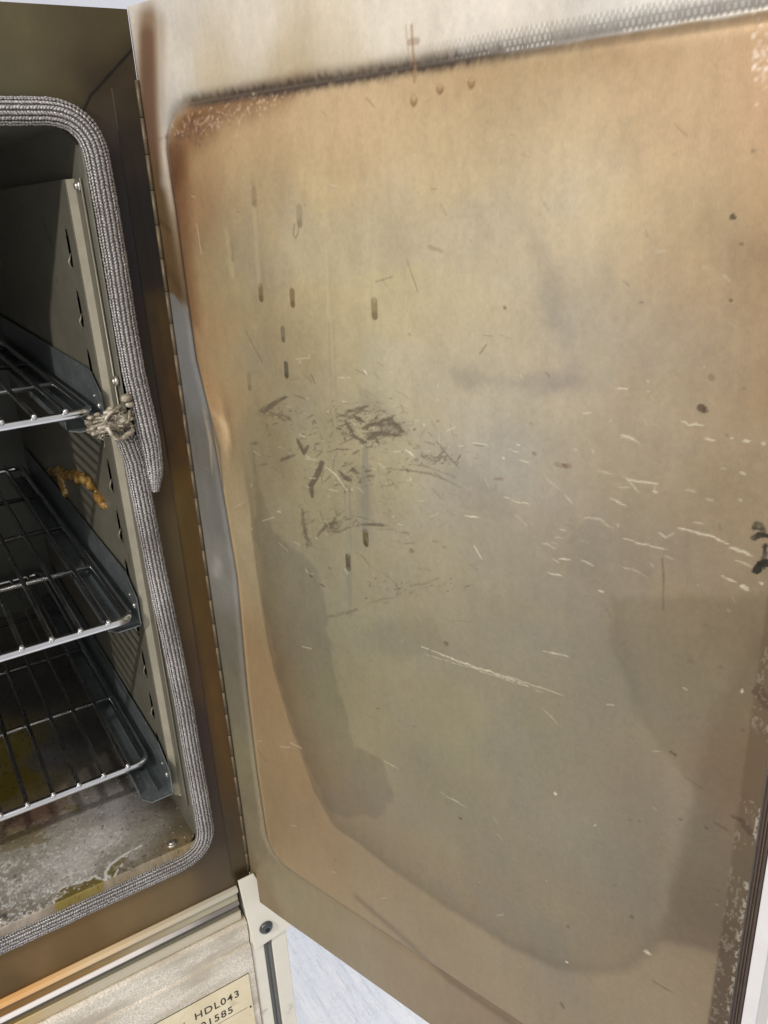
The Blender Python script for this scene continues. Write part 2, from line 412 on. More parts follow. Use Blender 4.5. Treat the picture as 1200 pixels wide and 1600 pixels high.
# face with slot openings
yy = np.unique(np.concatenate([[y2], np.linspace(.0385, .0485, 11), np.linspace(.055, y3, 12)]))
zz = np.unique(np.concatenate([[zb, zt]] + [np.linspace(s - .0125, s + .0125, 15) for s in slots]))
Y2, Z2 = np.meshgrid(yy, zz, indexing='ij')
op = np.ones(Y2.shape, bool); Xs = np.full(Y2.shape, XW)
for s in slots:
    q = ((Y2 - .0435) / .0046) ** 2 + ((Z2 - s) / .0118) ** 2 < 1; op &= ~q
me = grid_mesh('slotted_face', np.stack([Xs, Y2, Z2], -1), op, smooth=False)
sf = link('slotted_face', me, M_insert, ins)
sf.modifiers.new('thick', 'SOLIDIFY').thickness = .0008
m = MB(); 
for s in slots: m.box(XW + .0030, XW + .0033, .034, .056, s - .0145, s + .0145)
m.build('slot_shade_plates', M_shade, ins)  # black plates stand in for the shade behind the slots
for s in slots:
    MB().tube([(XW + .0004, .0462, s - .003), (XW - .0012, .0470, s - .008), (XW - .0004, .0462, s - .0125)], [.0004, .0009, .0004], 8).build('slot_lip', M_insert, ins)
P0(screw(-.0385, .0085, .5335, (-1, 0, 0), .0021)); P0(screw(-.0385, -.0005, .4265, (-1, 0, 0), .0021))
m = MB(); m.tube([(XR - .0014, .0042, zb), (XR - .0014, .0042, zt)], .00035, 6); m.build('sheet_edge', M_bend, ins)

# --- braided rope gasket
t = NT('braided_glass_rope'); v = t.coord(); n = t.noise(v, 26, 4, .6); n2 = t.noise(v, 900, 2, .6)
c = t.ramp(n, [(.30, (.17, .155, .14)), (.5, (.26, .247, .24)), (.72, (.36, .345, .34))])
c = t.mix(t.ramp(n2, [(.35, (0, 0, 0)), (.65, (1, 1, 1))]), c, t.mix(1., c, (1.5, 1.5, 1.5), 'MULTIPLY'))
t.set(Base_Color=c, Metallic=.5, Roughness=.38); M_rope = t.m
M_ropecore = metal('rope_core', (.10, .093, .09), 0, .8, .2, 400)
def resample(P, step):
    P = np.asarray(P, float); L = np.r_[0, np.cumsum(np.linalg.norm(np.diff(P, axis=0), axis=1))]
    n = max(3, int(L[-1] / step)); s = np.linspace(0, L[-1], n)
    return np.stack([np.interp(s, L, P[:, k]) for k in range(3)], -1)
def braid(name, path, rx, ry, parent, pitch=.0016, rows=10, wscale=None):
    P = resample([tuple(p) for p in path], pitch); n = len(P)
    T = np.gradient(P, axis=0); T /= np.linalg.norm(T, axis=1)[:, None]
    out = np.array([0, -1., 0]); side = np.cross(T, out); side /= np.linalg.norm(side, axis=1)[:, None]
    nrm = np.cross(side, T)
    w = np.ones(n) if wscale is None else np.interp(np.linspace(0, 1, n), *wscale)
    # core
    k = 20; a = np.linspace(0, 2 * np.pi, k, endpoint=True)
    core = P[:, None] + side[:, None] * (np.cos(a)[None, :, None] * rx * .93 * w[:, None, None]) + nrm[:, None] * (np.sin(a)[None, :, None] * ry * .93 * w[:, None, None])
    me = grid_mesh(name, core); me.materials.append(M_ropecore); me.materials.append(M_rope)
    base = link(name, me, None, None); P0(base)
    # stitches
    su = [np.array([math.cos(x), math.sin(x)]) for x in np.linspace(0, 2 * math.pi, 7)[:-1]]
    bl = [(-1., .12), (-.55, .82), (.0, 1.), (.55, .82), (1., .12)]
    tmpl = np.array([[l, r * c[0], r * c[1]] for l, r in bl for c in su]); nf = len(su)
    tf = np.array([[i * nf + j, i * nf + (j + 1) % nf, (i + 1) * nf + (j + 1) % nf, (i + 1) * nf + j] for i in range(4) for j in range(nf)])
    VV = []; FF = []; rs = np.random.RandomState(5); cnt = 0
    angs = np.linspace(-.30, math.pi + .30, rows)
    for r_, an in enumerate(angs):
        sgn = 1 if r_ % 2 else -1
        R = side * (math.cos(an) * rx * w[:, None]) + nrm * (math.sin(an) * ry * w[:, None])
        Rn = side * (math.cos(an) * ry) + nrm * (math.sin(an) * rx); Rn /= np.linalg.norm(Rn, axis=1)[:, None]
        Tn = np.cross(Rn, T)      # across
        arc = (rx + ry) / 2 * (math.pi + .6) / (rows - 1)
        jit = rs.normal(0, .06, (n, 3)) * pitch
        ctr = P + R + jit
        th = math.radians(38) * sgn
        A = T * math.cos(th) + Tn * math.sin(th); B = -T * math.sin(th) + Tn * math.cos(th)
        ln = pitch * .80; wd = arc * .36 * (1 + rs.normal(0, .08, n)); hh = .00060
        X = ctr[:, None] + A[:, None] * (tmpl[None, :, 0, None] * ln) + B[:, None] * (tmpl[None, :, 1, None] * wd[:, None, None]) + Rn[:, None] * (tmpl[None, :, 2, None] * hh)
        VV.append(X.reshape(-1, 3)); FF.append((tf[None] + (np.arange(n) * len(tmpl))[:, None, None]).reshape(-1, 4) + cnt); cnt += n * len(tmpl)
    VV = np.concatenate(VV); FF = np.concatenate(FF)
    me = bpy.data.meshes.new(name + '_stitches'); me.vertices.add(len(VV)); me.vertices.foreach_set('co', VV.astype(np.float32).ravel())
    me.loops.add(FF.size); me.loops.foreach_set('vertex_index', FF.astype(np.int32).ravel())
    me.polygons.add(len(FF)); me.polygons.foreach_set('loop_start', np.arange(0, FF.size, 4, dtype=np.int32)); me.polygons.foreach_set('use_smooth', np.full(len(FF), True))
    me.update(calc_edges=True)
    link('braid', me, M_rope, base)
    return base
gy = -.0035
up = [(-.347, gy, .30), (-.347, gy, .5695), (-.0295, gy, .5695), (-.0285, gy, .52)]
up = fillet(up, .036, 12) + [Vector((-.0284, gy, .49)), Vector((-.0286, gy, .46)), Vector((-.0282, gy, .43)), Vector((-.0266, gy - .001, .405)), Vector((-.0254, gy - .0015, .385)), Vector((-.0258, gy - .0015, .368)), Vector((-.0272, gy - .001, .357))]
g1 = braid('gasket_rope', up, .0063, .0054, oven, wscale=([0, .955, .985, 1], [1, 1, .8, .4]))
lo = [Vector((-.0420, gy + .001, .398)), Vector((-.0385, gy, .391)), Vector((-.0362, gy, .378)), Vector((-.0352, gy, .345)), Vector((-.0342, gy, .30)), Vector((-.0320, gy, .25)), Vector((-.0305, gy, .20))]
lo2 = fillet([(-.0305, gy, .17), (-.0292, gy, .069), (-.347, gy, .069), (-.347, gy, .30)], .026, 12)
g2 = braid('gasket_rope', lo + lo2, .0059, .0050, oven, wscale=([0, .01, 1], [.8, 1, 1]))
# frayed, charred end of the lower rope
t = NT('charred_glass_fibre'); v = t.coord(); n = t.noise(v, 160, 4, .6)
t.set(Base_Color=t.ramp(n, [(.32, (.06, .05, .038)), (.50, (.24, .205, .15)), (.66, (.62, .57, .48))]), Roughness=.3, Metallic=.1); t.bump(n, .4, .001)
rs = random.Random(4); m = MB()
for k in range(46):
    a = Vector((-.0345 - rs.random() * .012, -.0045 - rs.random() * .005, .404 + rs.gauss(0, .0050)))
    e = Vector((-.046 - rs.random() * .015, -.0055 - rs.random() * .005, .4045 + rs.gauss(0, .0036)))
    mid = (a + e) / 2 + Vector((rs.gauss(0, .002), rs.gauss(0, .002), rs.gauss(0, .0035)))
    r = .0005 + rs.random() * .0008
    m.tube(fillet([a, mid, e], .008, 4), [r * (1 + .4 * rs.random()) for _ in range(7)], 6)
for k in range(26):
    m.ball((-.0345 - rs.random() * .024, -.006 - rs.random() * .003, .4045 + rs.gauss(0, .0038)), .0010 + rs.random() * .0014, 1.4, 1, .7, 1)
for px, py, r in ((143, 672, .0026), (139, 661, .0020), (150, 668, .0016), (197, 622, .0030), (203, 632, .0022), (152, 648, .0016), (184, 655, .0022), (176, 662, .0026), (165, 660, .0024)):
    w = on_axis(px, py, 1, -.008); m.ball(tuple(w), r, 1.3, .8, .9, 2)
for k in range(90):
    a = Vector((-.0350 - rs.random() * .020, -.0065 - rs.random() * .003, .404 + rs.gauss(0, .0035))); an = rs.uniform(0, 6.28); l_ = rs.uniform(.002, .0065)
    e = a + Vector((math.cos(an) * l_, rs.uniform(-.003, .0005), math.sin(an) * l_ * .8)); mid = (a + e) / 2 + Vector((rs.gauss(0, .0008), rs.gauss(0, .0006), rs.gauss(0, .0008)))
    m.tube(fillet([a, mid, e], .002, 3), .00022, 4)
fe = m.build('frayed_end', t.m, g2); fe['label'] = 'charred frayed end of the lower rope'

# --- trim strips under the frame, lower housing
def strip(name, prof, x0, x1, mat):
    return P0(MB().prism(prof, 0, x0, x1).build(name, mat))
t = NT('stained_cream_trim'); v = t.coord(); sx = t.n('ShaderNodeSeparateXYZ'); t.l(v, sx.inputs[0])
k = t.math('MULTIPLY_ADD', t.noise(v, 30, 4), .25, t.math('MULTIPLY', t.math('ADD', sx.outputs['X'], .36), 3.3))
t.set(Base_Color=t.ramp(k, [(.45, (.62, .33, .09)), (.66, (.55, .38, .15)), (.92, (.55, .49, .36))]), Roughness=.24, Metallic=.7); M_trim = t.m
XE = -.0125
def xgrad(name, stops, rough, metallic):
    t = NT(name); v = t.coord(); sx = t.n('ShaderNodeSeparateXYZ'); t.l(v, sx.inputs[0])
    k = t.math('MULTIPLY_ADD', t.noise(v, 30, 4), .2, t.math('MULTIPLY', t.math('ADD', sx.outputs['X'], .20), 4.6))
    t.set(Base_Color=t.ramp(k, stops), Roughness=rough, Metallic=metallic); return t.m
M_gold = xgrad('amber_stained_trim', [(.20, (.20, .095, .012)), (.45, (.24, .145, .04)), (.80, (.40, .36, .25))], .5, 0)
M_bead = xgrad('lit_stained_bead', [(.20, (.80, .44, .17)), (.45, (.76, .56, .32)), (.85, (.52, .48, .38))], .25, .2)  # bright highlight along the bead painted in with its orange stain
M_fade = xgrad('faded_white_bead', [(.35, (.80, .76, .74)), (.60, (.74, .70, .66)), (.85, (.20, .17, .16))], .35, 0)
strip('upper_bead', [(.006, .0214), (-.0012, .0216), (-.0036, .0206), (-.0044, .0188), (-.0038, .0168), (-.0020, .0158), (.006, .0156)], -.40, XE, M_bead)
strip('upper_trim', [(.006, .0154), (-.0014, .0154), (-.0002, .0138), (.0002, .0100), (-.0004, .0064), (.006, .0064)], -.40, XE, M_gold)
strip('bright_bead', [(.006, .0060), (-.0010, .0060), (-.0024, .0046), (-.0024, .0030), (-.0010, .0018), (.006, .0018)], -.40, XE, M_fade)
strip('dark_gap', [(.007, .0016), (.001, .0016), (.001, -.0028), (.007, -.0028)], -.40, XE, M_groove)
strip('lower_trim', [(.006, -.0030), (-.0022, -.0030), (-.0030, -.0038), (-.0018, -.0050), (-.0018, -.0132), (.006, -.0132)], -.40, XE, M_trim)
# control panel with two shallow folds, dusty
t = NT('dusty_cream_panel'); v = t.coord(); st = t.n('ShaderNodeMapping'); t.l(v, st.inputs[0]); st.inputs['Scale'].default_value = (.5, 1, 1.6)
a = t.noise(st.outputs[0], 26, 5, .65); f = t.noise(v, 750, 3, .7); sz = t.n('ShaderNodeSeparateXYZ'); t.l(v, sz.inputs[0])
zone = t.ramp(t.math('ADD', sz.outputs['Z'], t.math('MULTIPLY_ADD', a, .02, .54)), [(.235, (0, 0, 0)), (.252, (1, 1, 1))])
clean = t.mix(t.ramp(f, [(.4, (0, 0, 0)), (.6, (.25, .25, .25))]), (.84, .83, .82), (.76, .74, .72))
dust = t.mix(t.ramp(f, [(.35, (0, 0, 0)), (.65, (1, 1, 1))]), (.52, .45, .35), (.86, .81, .72))
dust = t.mix(t.ramp(a, [(.42, (0, 0, 0)), (.62, (.8, .8, .8))]), dust, (.42, .36, .27))
t.set(Base_Color=t.mix(zone, clean, dust), Roughness=.5); t.bump(f, .25, .0008); M_panel = t.m
prof = [(.005, -.0136), (-.0030, -.0136), (-.0052, -.0160), (-.0044, -.0300), (-.0036, -.0385), (-.0056, -.0405), (-.0056, -.0460), (-.0050, -.20), (.005, -.20)]
m = MB(); m.prism(prof, 0, -.40, -.0095, 0)
cp = P0(m.build('control_panel', M_panel))
# rating label
t = NT('label_foil'); v = t.coord(); a = t.noise(v, 40, 4)
t.set(Base_Color=t.ramp(a, [(.3, (.70, .60, .38)), (.7, (.80, .70, .48))]), Metallic=.15, Roughness=.38); M_label = t.m
t.set(Base_Color=t.mix(t.ramp(t.noise(v, 90, 5, .7), [(.56, (0, 0, 0)), (.66, (.55, .55, .55))]), t.ramp(a, [(.3, (.68, .58, .37)), (.7, (.80, .70, .48))]), (.46, .37, .21)))
lp = P0(MB().box(-.0950, -.0148, -.0064, -.0055, -.150, -.0675, .0002).build('label_plate', M_label))
M_ink = metal('black_ink', (.022, .02, .018), 0, .5, .3, 300, .02, spots=((.16, .13, .09), 420, .62))
b = MB(); b.box(-.0952, -.0146, -.0060, -.0054, -.1502, -.0673); ed = b.build('border', M_ink, lp)
def text(s, x, z, size, name='lettering', sx=1.0):
    c = bpy.data.curves.new(name, 'FONT'); c.body = s; c.size = size; c.extrude = .00004; c.offset = .00010
    c.space_character = 1.16
    o = bpy.data.objects.new(name, c); COL.objects.link(o)
    o.rotation_euler = (math.pi / 2, 0, 0); o.location = (x, -.00652, z); o.scale = (sx, 1, 1)
    bpy.context.view_layer.update()
    me = bpy.data.meshes.new_from_object(o.evaluated_get(bpy.context.evaluated_depsgraph_get()))
    mat = o.matrix_world.copy(); bpy.data.objects.remove(o); me.transform(mat)
    me.materials.clear(); n = link(name, me, M_ink, lp); return n
text('HDL043', -.0632, -.0852, .0102, sx=.98)
text('001585', -.0657, -.0986, .0102, sx=.98)
text('/', -.0735, -.0872, .0085)
b = MB(); b.box(-.093, -.020, -.00656, -.0064, -.10265, -.1024); b.build('rule', M_ink, lp)
b = MB(); b.tube([(-.0172, -.0064, -.1035), (-.0172, -.0069, -.1035)], [.0010, .0008], 12); b.build('rivet', M_ink, lp)
# corner post with rubber groove
b = MB(); b.prism([(-.0085, .010), (-.0085, -.0030), (-.0075, -.0042), (.0015, -.0042), (.0020, -.0036), (.0020, .003), (.0092, .003), (.0092, -.0036), (.0098, -.0042), (.0216, -.0042), (.0228, -.003), (.0228, .05), (-.0085, .05)], 2, -.20, .0135)
post = P0(b.build('corner_post', M_cream))
b = MB(); b.prism([(.0021, .0025), (.0021, -.0022), (.004, -.0030), (.0056, -.0014), (.0072, -.0030), (.0091, -.0022), (.0091, .0025)], 2, -.20, .0130)
b.build('groove_seal', M_groove, post)
# hinge bracket with socket screw
b = MB(); b.prism([(-.0123, .0310), (.0008, .0310), (.0030, .0240), (.0256, -.0215), (.0256, -.0400), (-.0072, -.0452)], 1, -.0078, -.0058, .0005)
br = P0(b.build('hinge_bracket', M_cream))
b = MB(); c0 = (.0046, -.0078, -.0270)
b.tube([(c0[0], c0[1] - d_, c0[2]) for d_ in (0, .0008, .0022, .0032, .0035)], [.0058, .0058, .0050, .0036, .0030], 24)
sc = b.build('socket_screw', M_black, br)
b = MB(); b.tube([(c0[0], c0[1] - .00352, c0[2]), (c0[0], c0[1] - .0036, c0[2])], .0021, 6); b.build('socket_shade', M_shade, sc)  # black disc stands in for the shaded hex recess

# --- piano hinge
hx = np.arange(-.0150, -.0011, .0007); hz = np.arange(.030, .581, .0009)
U, V = np.meshgrid(hx, hz, indexing='ij'); Q = np.stack([U.ravel(), V.ravel()], -1)
lc = [((208, 150), (58, 46, 34)), ((216, 230), (46, 36, 32)), ((225, 330), (34, 28, 28)), ((236, 420), (36, 28, 26)), ((250, 500), (74, 52, 26)), ((243, 500), (50, 38, 28)), ((262, 600), (78, 50, 24)), ((252, 600), (44, 34, 28)), ((278, 700), (84, 54, 24)), ((264, 700), (56, 40, 26)),
      ((290, 760), (92, 64, 28)), ((275, 780), (84, 64, 34)), ((300, 850), (88, 64, 30)), ((310, 950), (88, 62, 28)), ((295, 950), (78, 56, 30)), ((330, 1080), (92, 62, 28)), ((318, 1080), (78, 54, 30)), ((350, 1200), (84, 58, 28)), ((365, 1300), (72, 54, 36)), ((380, 1355), (74, 58, 40))]
p_ = np.array([c[0] for c in lc], float); a_ = on_axis(p_[:, 0], p_[:, 1], 1, -.0014)
C = rbf(a_[:, [0, 2]], lin([c[1] for c in lc]), Q, .004).reshape(*U.shape, 3) * (.75 + .5 * fbm(U * 120, V * 26, 4, 8))[..., None]
C *= (1 - .5 * np.exp(-((U + .0145) / .0006) ** 2))[..., None] * np.array([.88, .98, .85])
hl = P0(link('hinge_leaf', grid_mesh('hinge_leaf', np.stack([U, np.full(U.shape, -.0011) + .0005 * sstep(-.0144, -.0150, U), V], -1), None, C * 1.15, np.full(U.shape, .38)), M_frame))
z = .030; b = MB()
while z < .580:
    b.tube([(-.0009, -.0012, z + .0003), (-.0009, -.0012, z + .0182)], .00125, 10); z += .0185
b.build('hinge_knuckles', M_brass, hl)
b = MB(); b.tube([(-.0009, -.0012, .0295), (-.0009, -.0012, .5815)], .0008, 10); b.build('hinge_pin', M_black, hl)

# ------------------------------------------------------------------ door
door = empty('door', (0, 0, 0), 0); P0(door)
frame_door = Matrix.Rotation(DA - math.pi / 2, 4, 'Z')
door.matrix_local = Matrix.Translation((0.19, -.24, .3)) @ frame_door
WD, HD = .3672, .620
h = .00055
ss = np.arange(-.0004, .3568, h); zz = np.arange(0.0005, HD - .0002, h)
U, V = np.meshgrid(ss, zz, indexing='ij'); Q = np.stack([U.ravel(), V.ravel()], -1)
# imprint of the rope: rounded rectangle with the wavering left side seen in the photo
zo = [0, .06, .083, .14, .206, .296, .361, .405, .436, .476, .518, .544, .56, .62]
so = [.026, .026, .0265, .025, .026, .031, .027, .024, .0185, .018, .018, .017, .016, .016]
offs = np.interp(V, zo, so) - .0245
Uw = U - offs * (1 - sstep(.0, .10, U - .02))
SD = rrect_sd(Uw, V, .0245, .365, .0590, .5695, .024)
wob = (fbm(U * 90, V * 90, 3, 21) - .5)
SDw = SD + wob * .0016
tl_ = sstep(.10, .03, U) * sstep(.525, .56, V); wd_ = .0007 + .0042 * tl_
inside = np.clip((wd_ - (SDw + wob * .006 * tl_)) / (2 * wd_), 0, 1); inside = inside ** 2 * (3 - 2 * inside)
ic = [((300, 220), (168, 132, 88)), ((280, 300), (150, 112, 72)), ((400, 190), (182, 150, 108)), ((400, 300), (180, 154, 112)), ((550, 180), (190, 160, 118)), ((700, 200), (196, 170, 128)),
      ((700, 130), (182, 148, 100)), ((850, 120), (192, 162, 118)), ((1000, 100), (184, 148, 104)), ((1100, 60), (190, 162, 122)), ((1150, 150), (170, 132, 92)), ((1107, 153), (184, 150, 108)), ((1180, 260), (168, 134, 92)), ((1180, 400), (170, 140, 98)), ((1120, 330), (180, 154, 112)), ((900, 200), (204, 176, 134)),
      ((900, 300), (202, 182, 145)), ((1050, 300), (200, 172, 128)), ((700, 320), (196, 174, 134)), ((600, 450), (188, 170, 128)), ((320, 430), (158, 128, 84)), ((350, 430), (152, 136, 98)), ((330, 520), (160, 122, 78)), ((352, 560), (142, 126, 90)), ((300, 330), (142, 104, 66)), ((400, 430), (164, 144, 104)), ((480, 400), (184, 164, 122)), ((750, 450), (190, 174, 138)), ((900, 450), (184, 168, 142)), ((1100, 450), (188, 156, 114)),
      ((1180, 600), (164, 136, 98)), ((1050, 600), (180, 158, 126)), ((900, 580), (178, 164, 136)), ((750, 600), (172, 160, 130)), ((600, 600), (178, 164, 126)), ((326, 600), (164, 124, 78)), ((420, 560), (152, 136, 100)), ((500, 700), (160, 148, 114)), ((420, 690), (136, 122, 90)), ((650, 700), (162, 150, 118)), ((800, 700), (162, 152, 128)),
      ((1000, 750), (158, 142, 114)), ((1150, 780), (156, 132, 98)), ((800, 850), (150, 138, 114)), ((650, 850), (160, 148, 118)), ((520, 850), (154, 142, 108)), ((600, 1000), (150, 140, 108)), ((800, 1000), (140, 130, 106)), ((950, 880), (146, 132, 108)), ((1100, 880), (148, 126, 96)),
      ((550, 1100), (140, 130, 98)), ((700, 1130), (140, 130, 98)), ((850, 1150), (134, 124, 98)), ((1000, 1100), (134, 122, 96)), ((1100, 1050), (130, 116, 88)), ((1170, 1000), (128, 108, 78)), ((700, 1250), (130, 120, 94)), ((900, 1300), (132, 122, 100)), ((1040, 1250), (130, 116, 94)), ((1150, 1200), (132, 108, 80)),
      ((700, 1400), (140, 122, 90)), ((850, 1420), (136, 122, 94)), ((1000, 1400), (132, 118, 94)), ((1080, 1430), (120, 100, 72)), ((600, 1350), (138, 120, 90)), ((480, 1300), (144, 119, 85)), ((430, 1200), (146, 121, 84)), ((700, 1500), (136, 116, 86)), ((850, 1540), (138, 120, 90)), ((1000, 1540), (142, 122, 90)), ((1100, 1540), (138, 116, 84)), ((400, 1050), (146, 118, 80))]
oc = [((205, 40), (188, 178, 170)), ((260, 60), (192, 182, 172)), ((280, 110), (190, 181, 172)), ((400, 50), (200, 188, 172)), ((450, 110), (182, 162, 130)), ((330, 120), (182, 166, 140)), ((260, 150), (184, 176, 168)), ((256, 200), (180, 174, 168)), ((600, 50), (216, 204, 188)), ((550, 100), (200, 184, 158)), ((800, 30), (220, 208, 196)), ((1000, 5), (214, 206, 200)),
      ((225, 250), (160, 130, 90)), ((250, 400), (112, 84, 50)), ((262, 440), (96, 76, 44)), ((285, 520), (120, 117, 114)), ((300, 600), (112, 110, 108)), ((320, 700), (104, 100, 94)), ((335, 800), (108, 106, 102)), ((345, 900), (120, 116, 110)), ((355, 1000), (108, 102, 90)), ((370, 1100), (116, 108, 88)), ((380, 1200), (126, 116, 88)), ((400, 1300), (128, 114, 88)), ((405, 1390), (118, 98, 66)), ((450, 1400), (132, 120, 92)), ((550, 1480), (134, 118, 90)), ((650, 1550), (132, 112, 82)), ((800, 1640), (130, 108, 78))]
def ctl(L): 
    p = np.array([c[0] for c in L], float); return on_door(p[:, 0], p[:, 1]), lin([c[1] for c in L])
a, c = ctl(ic); Ci = rbf(a, c, Q, .022).reshape(*U.shape, 3)
a, c = ctl(oc); Co = rbf(a, c, Q, .012).reshape(*U.shape, 3)
n1 = fbm(U * 22, V * 18, 5, 31); n2 = fbm(U * 70, V * 60, 4, 41); n3 = fbm(U * 300, V * 60, 3, 51); n5 = fbm(U * 500, V * 500, 3, 61)
cl = np.clip((fbm(U * 30 + 3, V * 34, 5, 111) - .46) * 5, 0, 1)[..., None] * .16 * sstep(.02, .06, -SD)[..., None]
Ci = Ci * (1 - cl) + (Ci.mean(-1, keepdims=True) * np.array([.93, .91, .93])) * cl
Ci *= (1 + .22 * (n1 - .5) + .06 * (n2 - .5) + .08 * (n3 - .5) + .15 * (n5 - .5))[..., None]
Co *= (1 + .20 * (n1 - .5) + .12 * (n2 - .5) + .12 * (n3 - .5) + .12 * (n5 - .5))[..., None]
C = Ci * inside[..., None] + Co * (1 - inside[..., None])
RG = np.full(U.shape, .38) + .12 * (n2 - .5) + .10 * (n1 - .5)
def blend(mask, color, srgb=True):
    global C
    c = lin(color) if srgb else np.array(color)
    C = C * (1 - mask[..., None]) + c * mask[..., None]
def mult(mask, k):
    global C
    C = C * (1 + mask[..., None] * (np.array(k) - 1))
def region(pts, pad=.004):
    u0, v0 = pts.min(0) - pad; u1, v1 = pts.max(0) + pad
    i0, i1 = np.searchsorted(ss, [u0, u1]); j0, j1 = np.searchsorted(zz, [v0, v1])
    return slice(max(i0 - 1, 0), i1 + 1), slice(max(j0 - 1, 0), j1 + 1)
def pxd(L):
    L = np.array(L, float); return on_door(L[:, 0], L[:, 1])
PX = .00044
def stroke(L, w, col, al=.8, taper=False, rag=.0, soft=.45, gap=0., wob=0.):
    """a mark along a polyline given in photo px (projected on to the door plane), w in px"""
    if wob:
        q = random.Random(int(L[0][0] * 31 + L[0][1] * 17)); M = []
        for (x0, y0), (x1, y1) in zip(L[:-1], L[1:]):
            n = max(1, int(math.hypot(x1 - x0, y1 - y0) / 7))
            for k in range(n): M.append((x0 + (x1 - x0) * k / n + q.gauss(0, wob), y0 + (y1 - y0) * k / n + q.gauss(0, wob)))
        L = M + [L[-1]]
    p = pxd(L); a, b = region(p, w * PX * 2 + .002)
    if a.stop - a.start < 2 or b.stop - b.start < 2: return
    u = U[a, b]; v = V[a, b]; sd_ = int(abs(L[0][0] * 7 + L[0][1] * 3)) % 97
    d, t_ = segdist(u, v, list(p)); r = w * PX / 2
    rr = r * ((np.sin(np.pi * np.clip(t_ * .92 + .04, 0, 1)) ** .6) if taper else 1)
    d = d + rag * r * 2 * (fbm(u * 900, v * 900, 2, sd_) - .5)
    m = sstep(soft * PX * 1.1, -soft * PX * 1.1, d - rr) * al
    if rag: m = m * (.55 + .9 * np.clip(fbm(u * 330, v * 330, 2, sd_ + 3), 0, .5) )
    if gap: m = m * sstep(gap - .08, gap + .08, fbm(u * 260, v * 260, 2, sd_))
    C[a, b] = C[a, b] * (1 - m[..., None]) + lin(col) * m[..., None]
def hatch(L, w, col, al, seed=0):
    """scuff: short rubs of uneven length laid along and slightly across a path"""
    q = random.Random(seed + int(L[0][0] * 11)); P_ = np.array(L, float); seg = np.hypot(*np.diff(P_, axis=0).T); tot = seg.sum(); cum = np.r_[0, np.cumsum(seg)]
    dirn = math.degrees(math.atan2(P_[-1][1] - P_[0][1], P_[-1][0] - P_[0][0]))
    for k in range(int(4 + tot * w / 12)):
        t_ = q.random() * tot; x = np.interp(t_, cum, P_[:, 0]) + q.gauss(0, w * .22); y = np.interp(t_, cum, P_[:, 1]) + q.gauss(0, w * .30)
        a_ = math.radians(q.gauss(dirn if q.random() < .6 else -24, 12)); l_ = q.uniform(3, 11) + w * .3
        dx, dy = math.cos(a_) * l_ / 2, math.sin(a_) * l_ / 2
        stroke([(x - dx, y - dy), (x, y + q.gauss(0, .5)), (x + dx, y + dy)], q.uniform(1.0, 3.2), col, al * q.uniform(.35, .95), taper=True, rag=.5, soft=.5)
def patch(L, col, al, soft=.004, nz=.004, seed=0, mul=False, brk=0.):
    p = pxd(L); a, b = region(p, soft * 3 + nz)
    u = U[a, b]; v = V[a, b]; d = polysd(u, v, list(p)) + nz * 2 * (fbm(u * 60, v * 60, 4, 70 + seed) - .5)
    m = sstep(soft, -soft, d) * al
    if brk: m = m * sstep(brk - .07, brk + .07, fbm((u * .91 - v * .41) * 220, (v * .91 + u * .41) * 1300, 3, 140 + seed))
    if mul: C[a, b] *= (1 + m[..., None] * (np.array(col) - 1))
    else: C[a, b] = C[a, b] * (1 - m[..., None]) + lin(col) * m[..., None]
# broad scorch, smudges and dark areas in the panel colour
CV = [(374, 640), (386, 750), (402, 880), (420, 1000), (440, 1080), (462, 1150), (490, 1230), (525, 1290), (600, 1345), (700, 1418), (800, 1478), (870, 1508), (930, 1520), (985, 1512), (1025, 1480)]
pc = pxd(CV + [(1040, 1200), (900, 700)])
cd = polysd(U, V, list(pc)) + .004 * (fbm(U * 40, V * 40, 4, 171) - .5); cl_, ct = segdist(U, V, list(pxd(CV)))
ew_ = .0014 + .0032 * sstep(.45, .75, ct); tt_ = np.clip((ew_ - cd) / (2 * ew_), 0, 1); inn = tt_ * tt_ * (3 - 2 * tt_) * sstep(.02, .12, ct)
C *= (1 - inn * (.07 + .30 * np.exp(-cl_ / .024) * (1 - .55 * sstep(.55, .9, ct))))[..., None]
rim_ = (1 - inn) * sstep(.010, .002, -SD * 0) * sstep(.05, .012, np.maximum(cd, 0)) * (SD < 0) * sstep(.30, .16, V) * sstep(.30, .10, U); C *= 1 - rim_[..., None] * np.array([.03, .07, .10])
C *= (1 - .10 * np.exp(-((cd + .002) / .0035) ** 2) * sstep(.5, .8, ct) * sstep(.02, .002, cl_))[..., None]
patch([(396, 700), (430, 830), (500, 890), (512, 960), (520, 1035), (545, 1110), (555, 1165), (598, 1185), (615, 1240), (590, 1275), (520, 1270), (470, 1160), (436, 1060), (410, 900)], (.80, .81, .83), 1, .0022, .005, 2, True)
patch([(960, 932), (1260, 925), (1260, 1300), (1190, 1500), (1028, 1468), (1060, 1340), (1085, 1230), (1000, 1120), (955, 1000)], (.83, .82, .79), 1, .0030, .003, 4, True)  # soft dark rectangle: shade painted into the panel colour
patch([(1028, 1468), (1075, 1330), (1085, 1250), (1130, 1090), (1180, 1000), (1260, 1000), (1260, 1300), (1190, 1500), (1130, 1490)], (.86, .84, .80), 1, .0045, .004, 5, True)  # deeper part of the same painted shade
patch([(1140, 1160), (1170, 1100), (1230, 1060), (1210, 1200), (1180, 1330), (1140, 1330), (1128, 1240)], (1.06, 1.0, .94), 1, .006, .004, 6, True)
patch([(262, 215), (300, 168), (420, 138), (470, 130), (440, 165), (350, 200), (300, 240), (275, 300)], (.60, .50, .42), 1, .008, .005, 7, True)
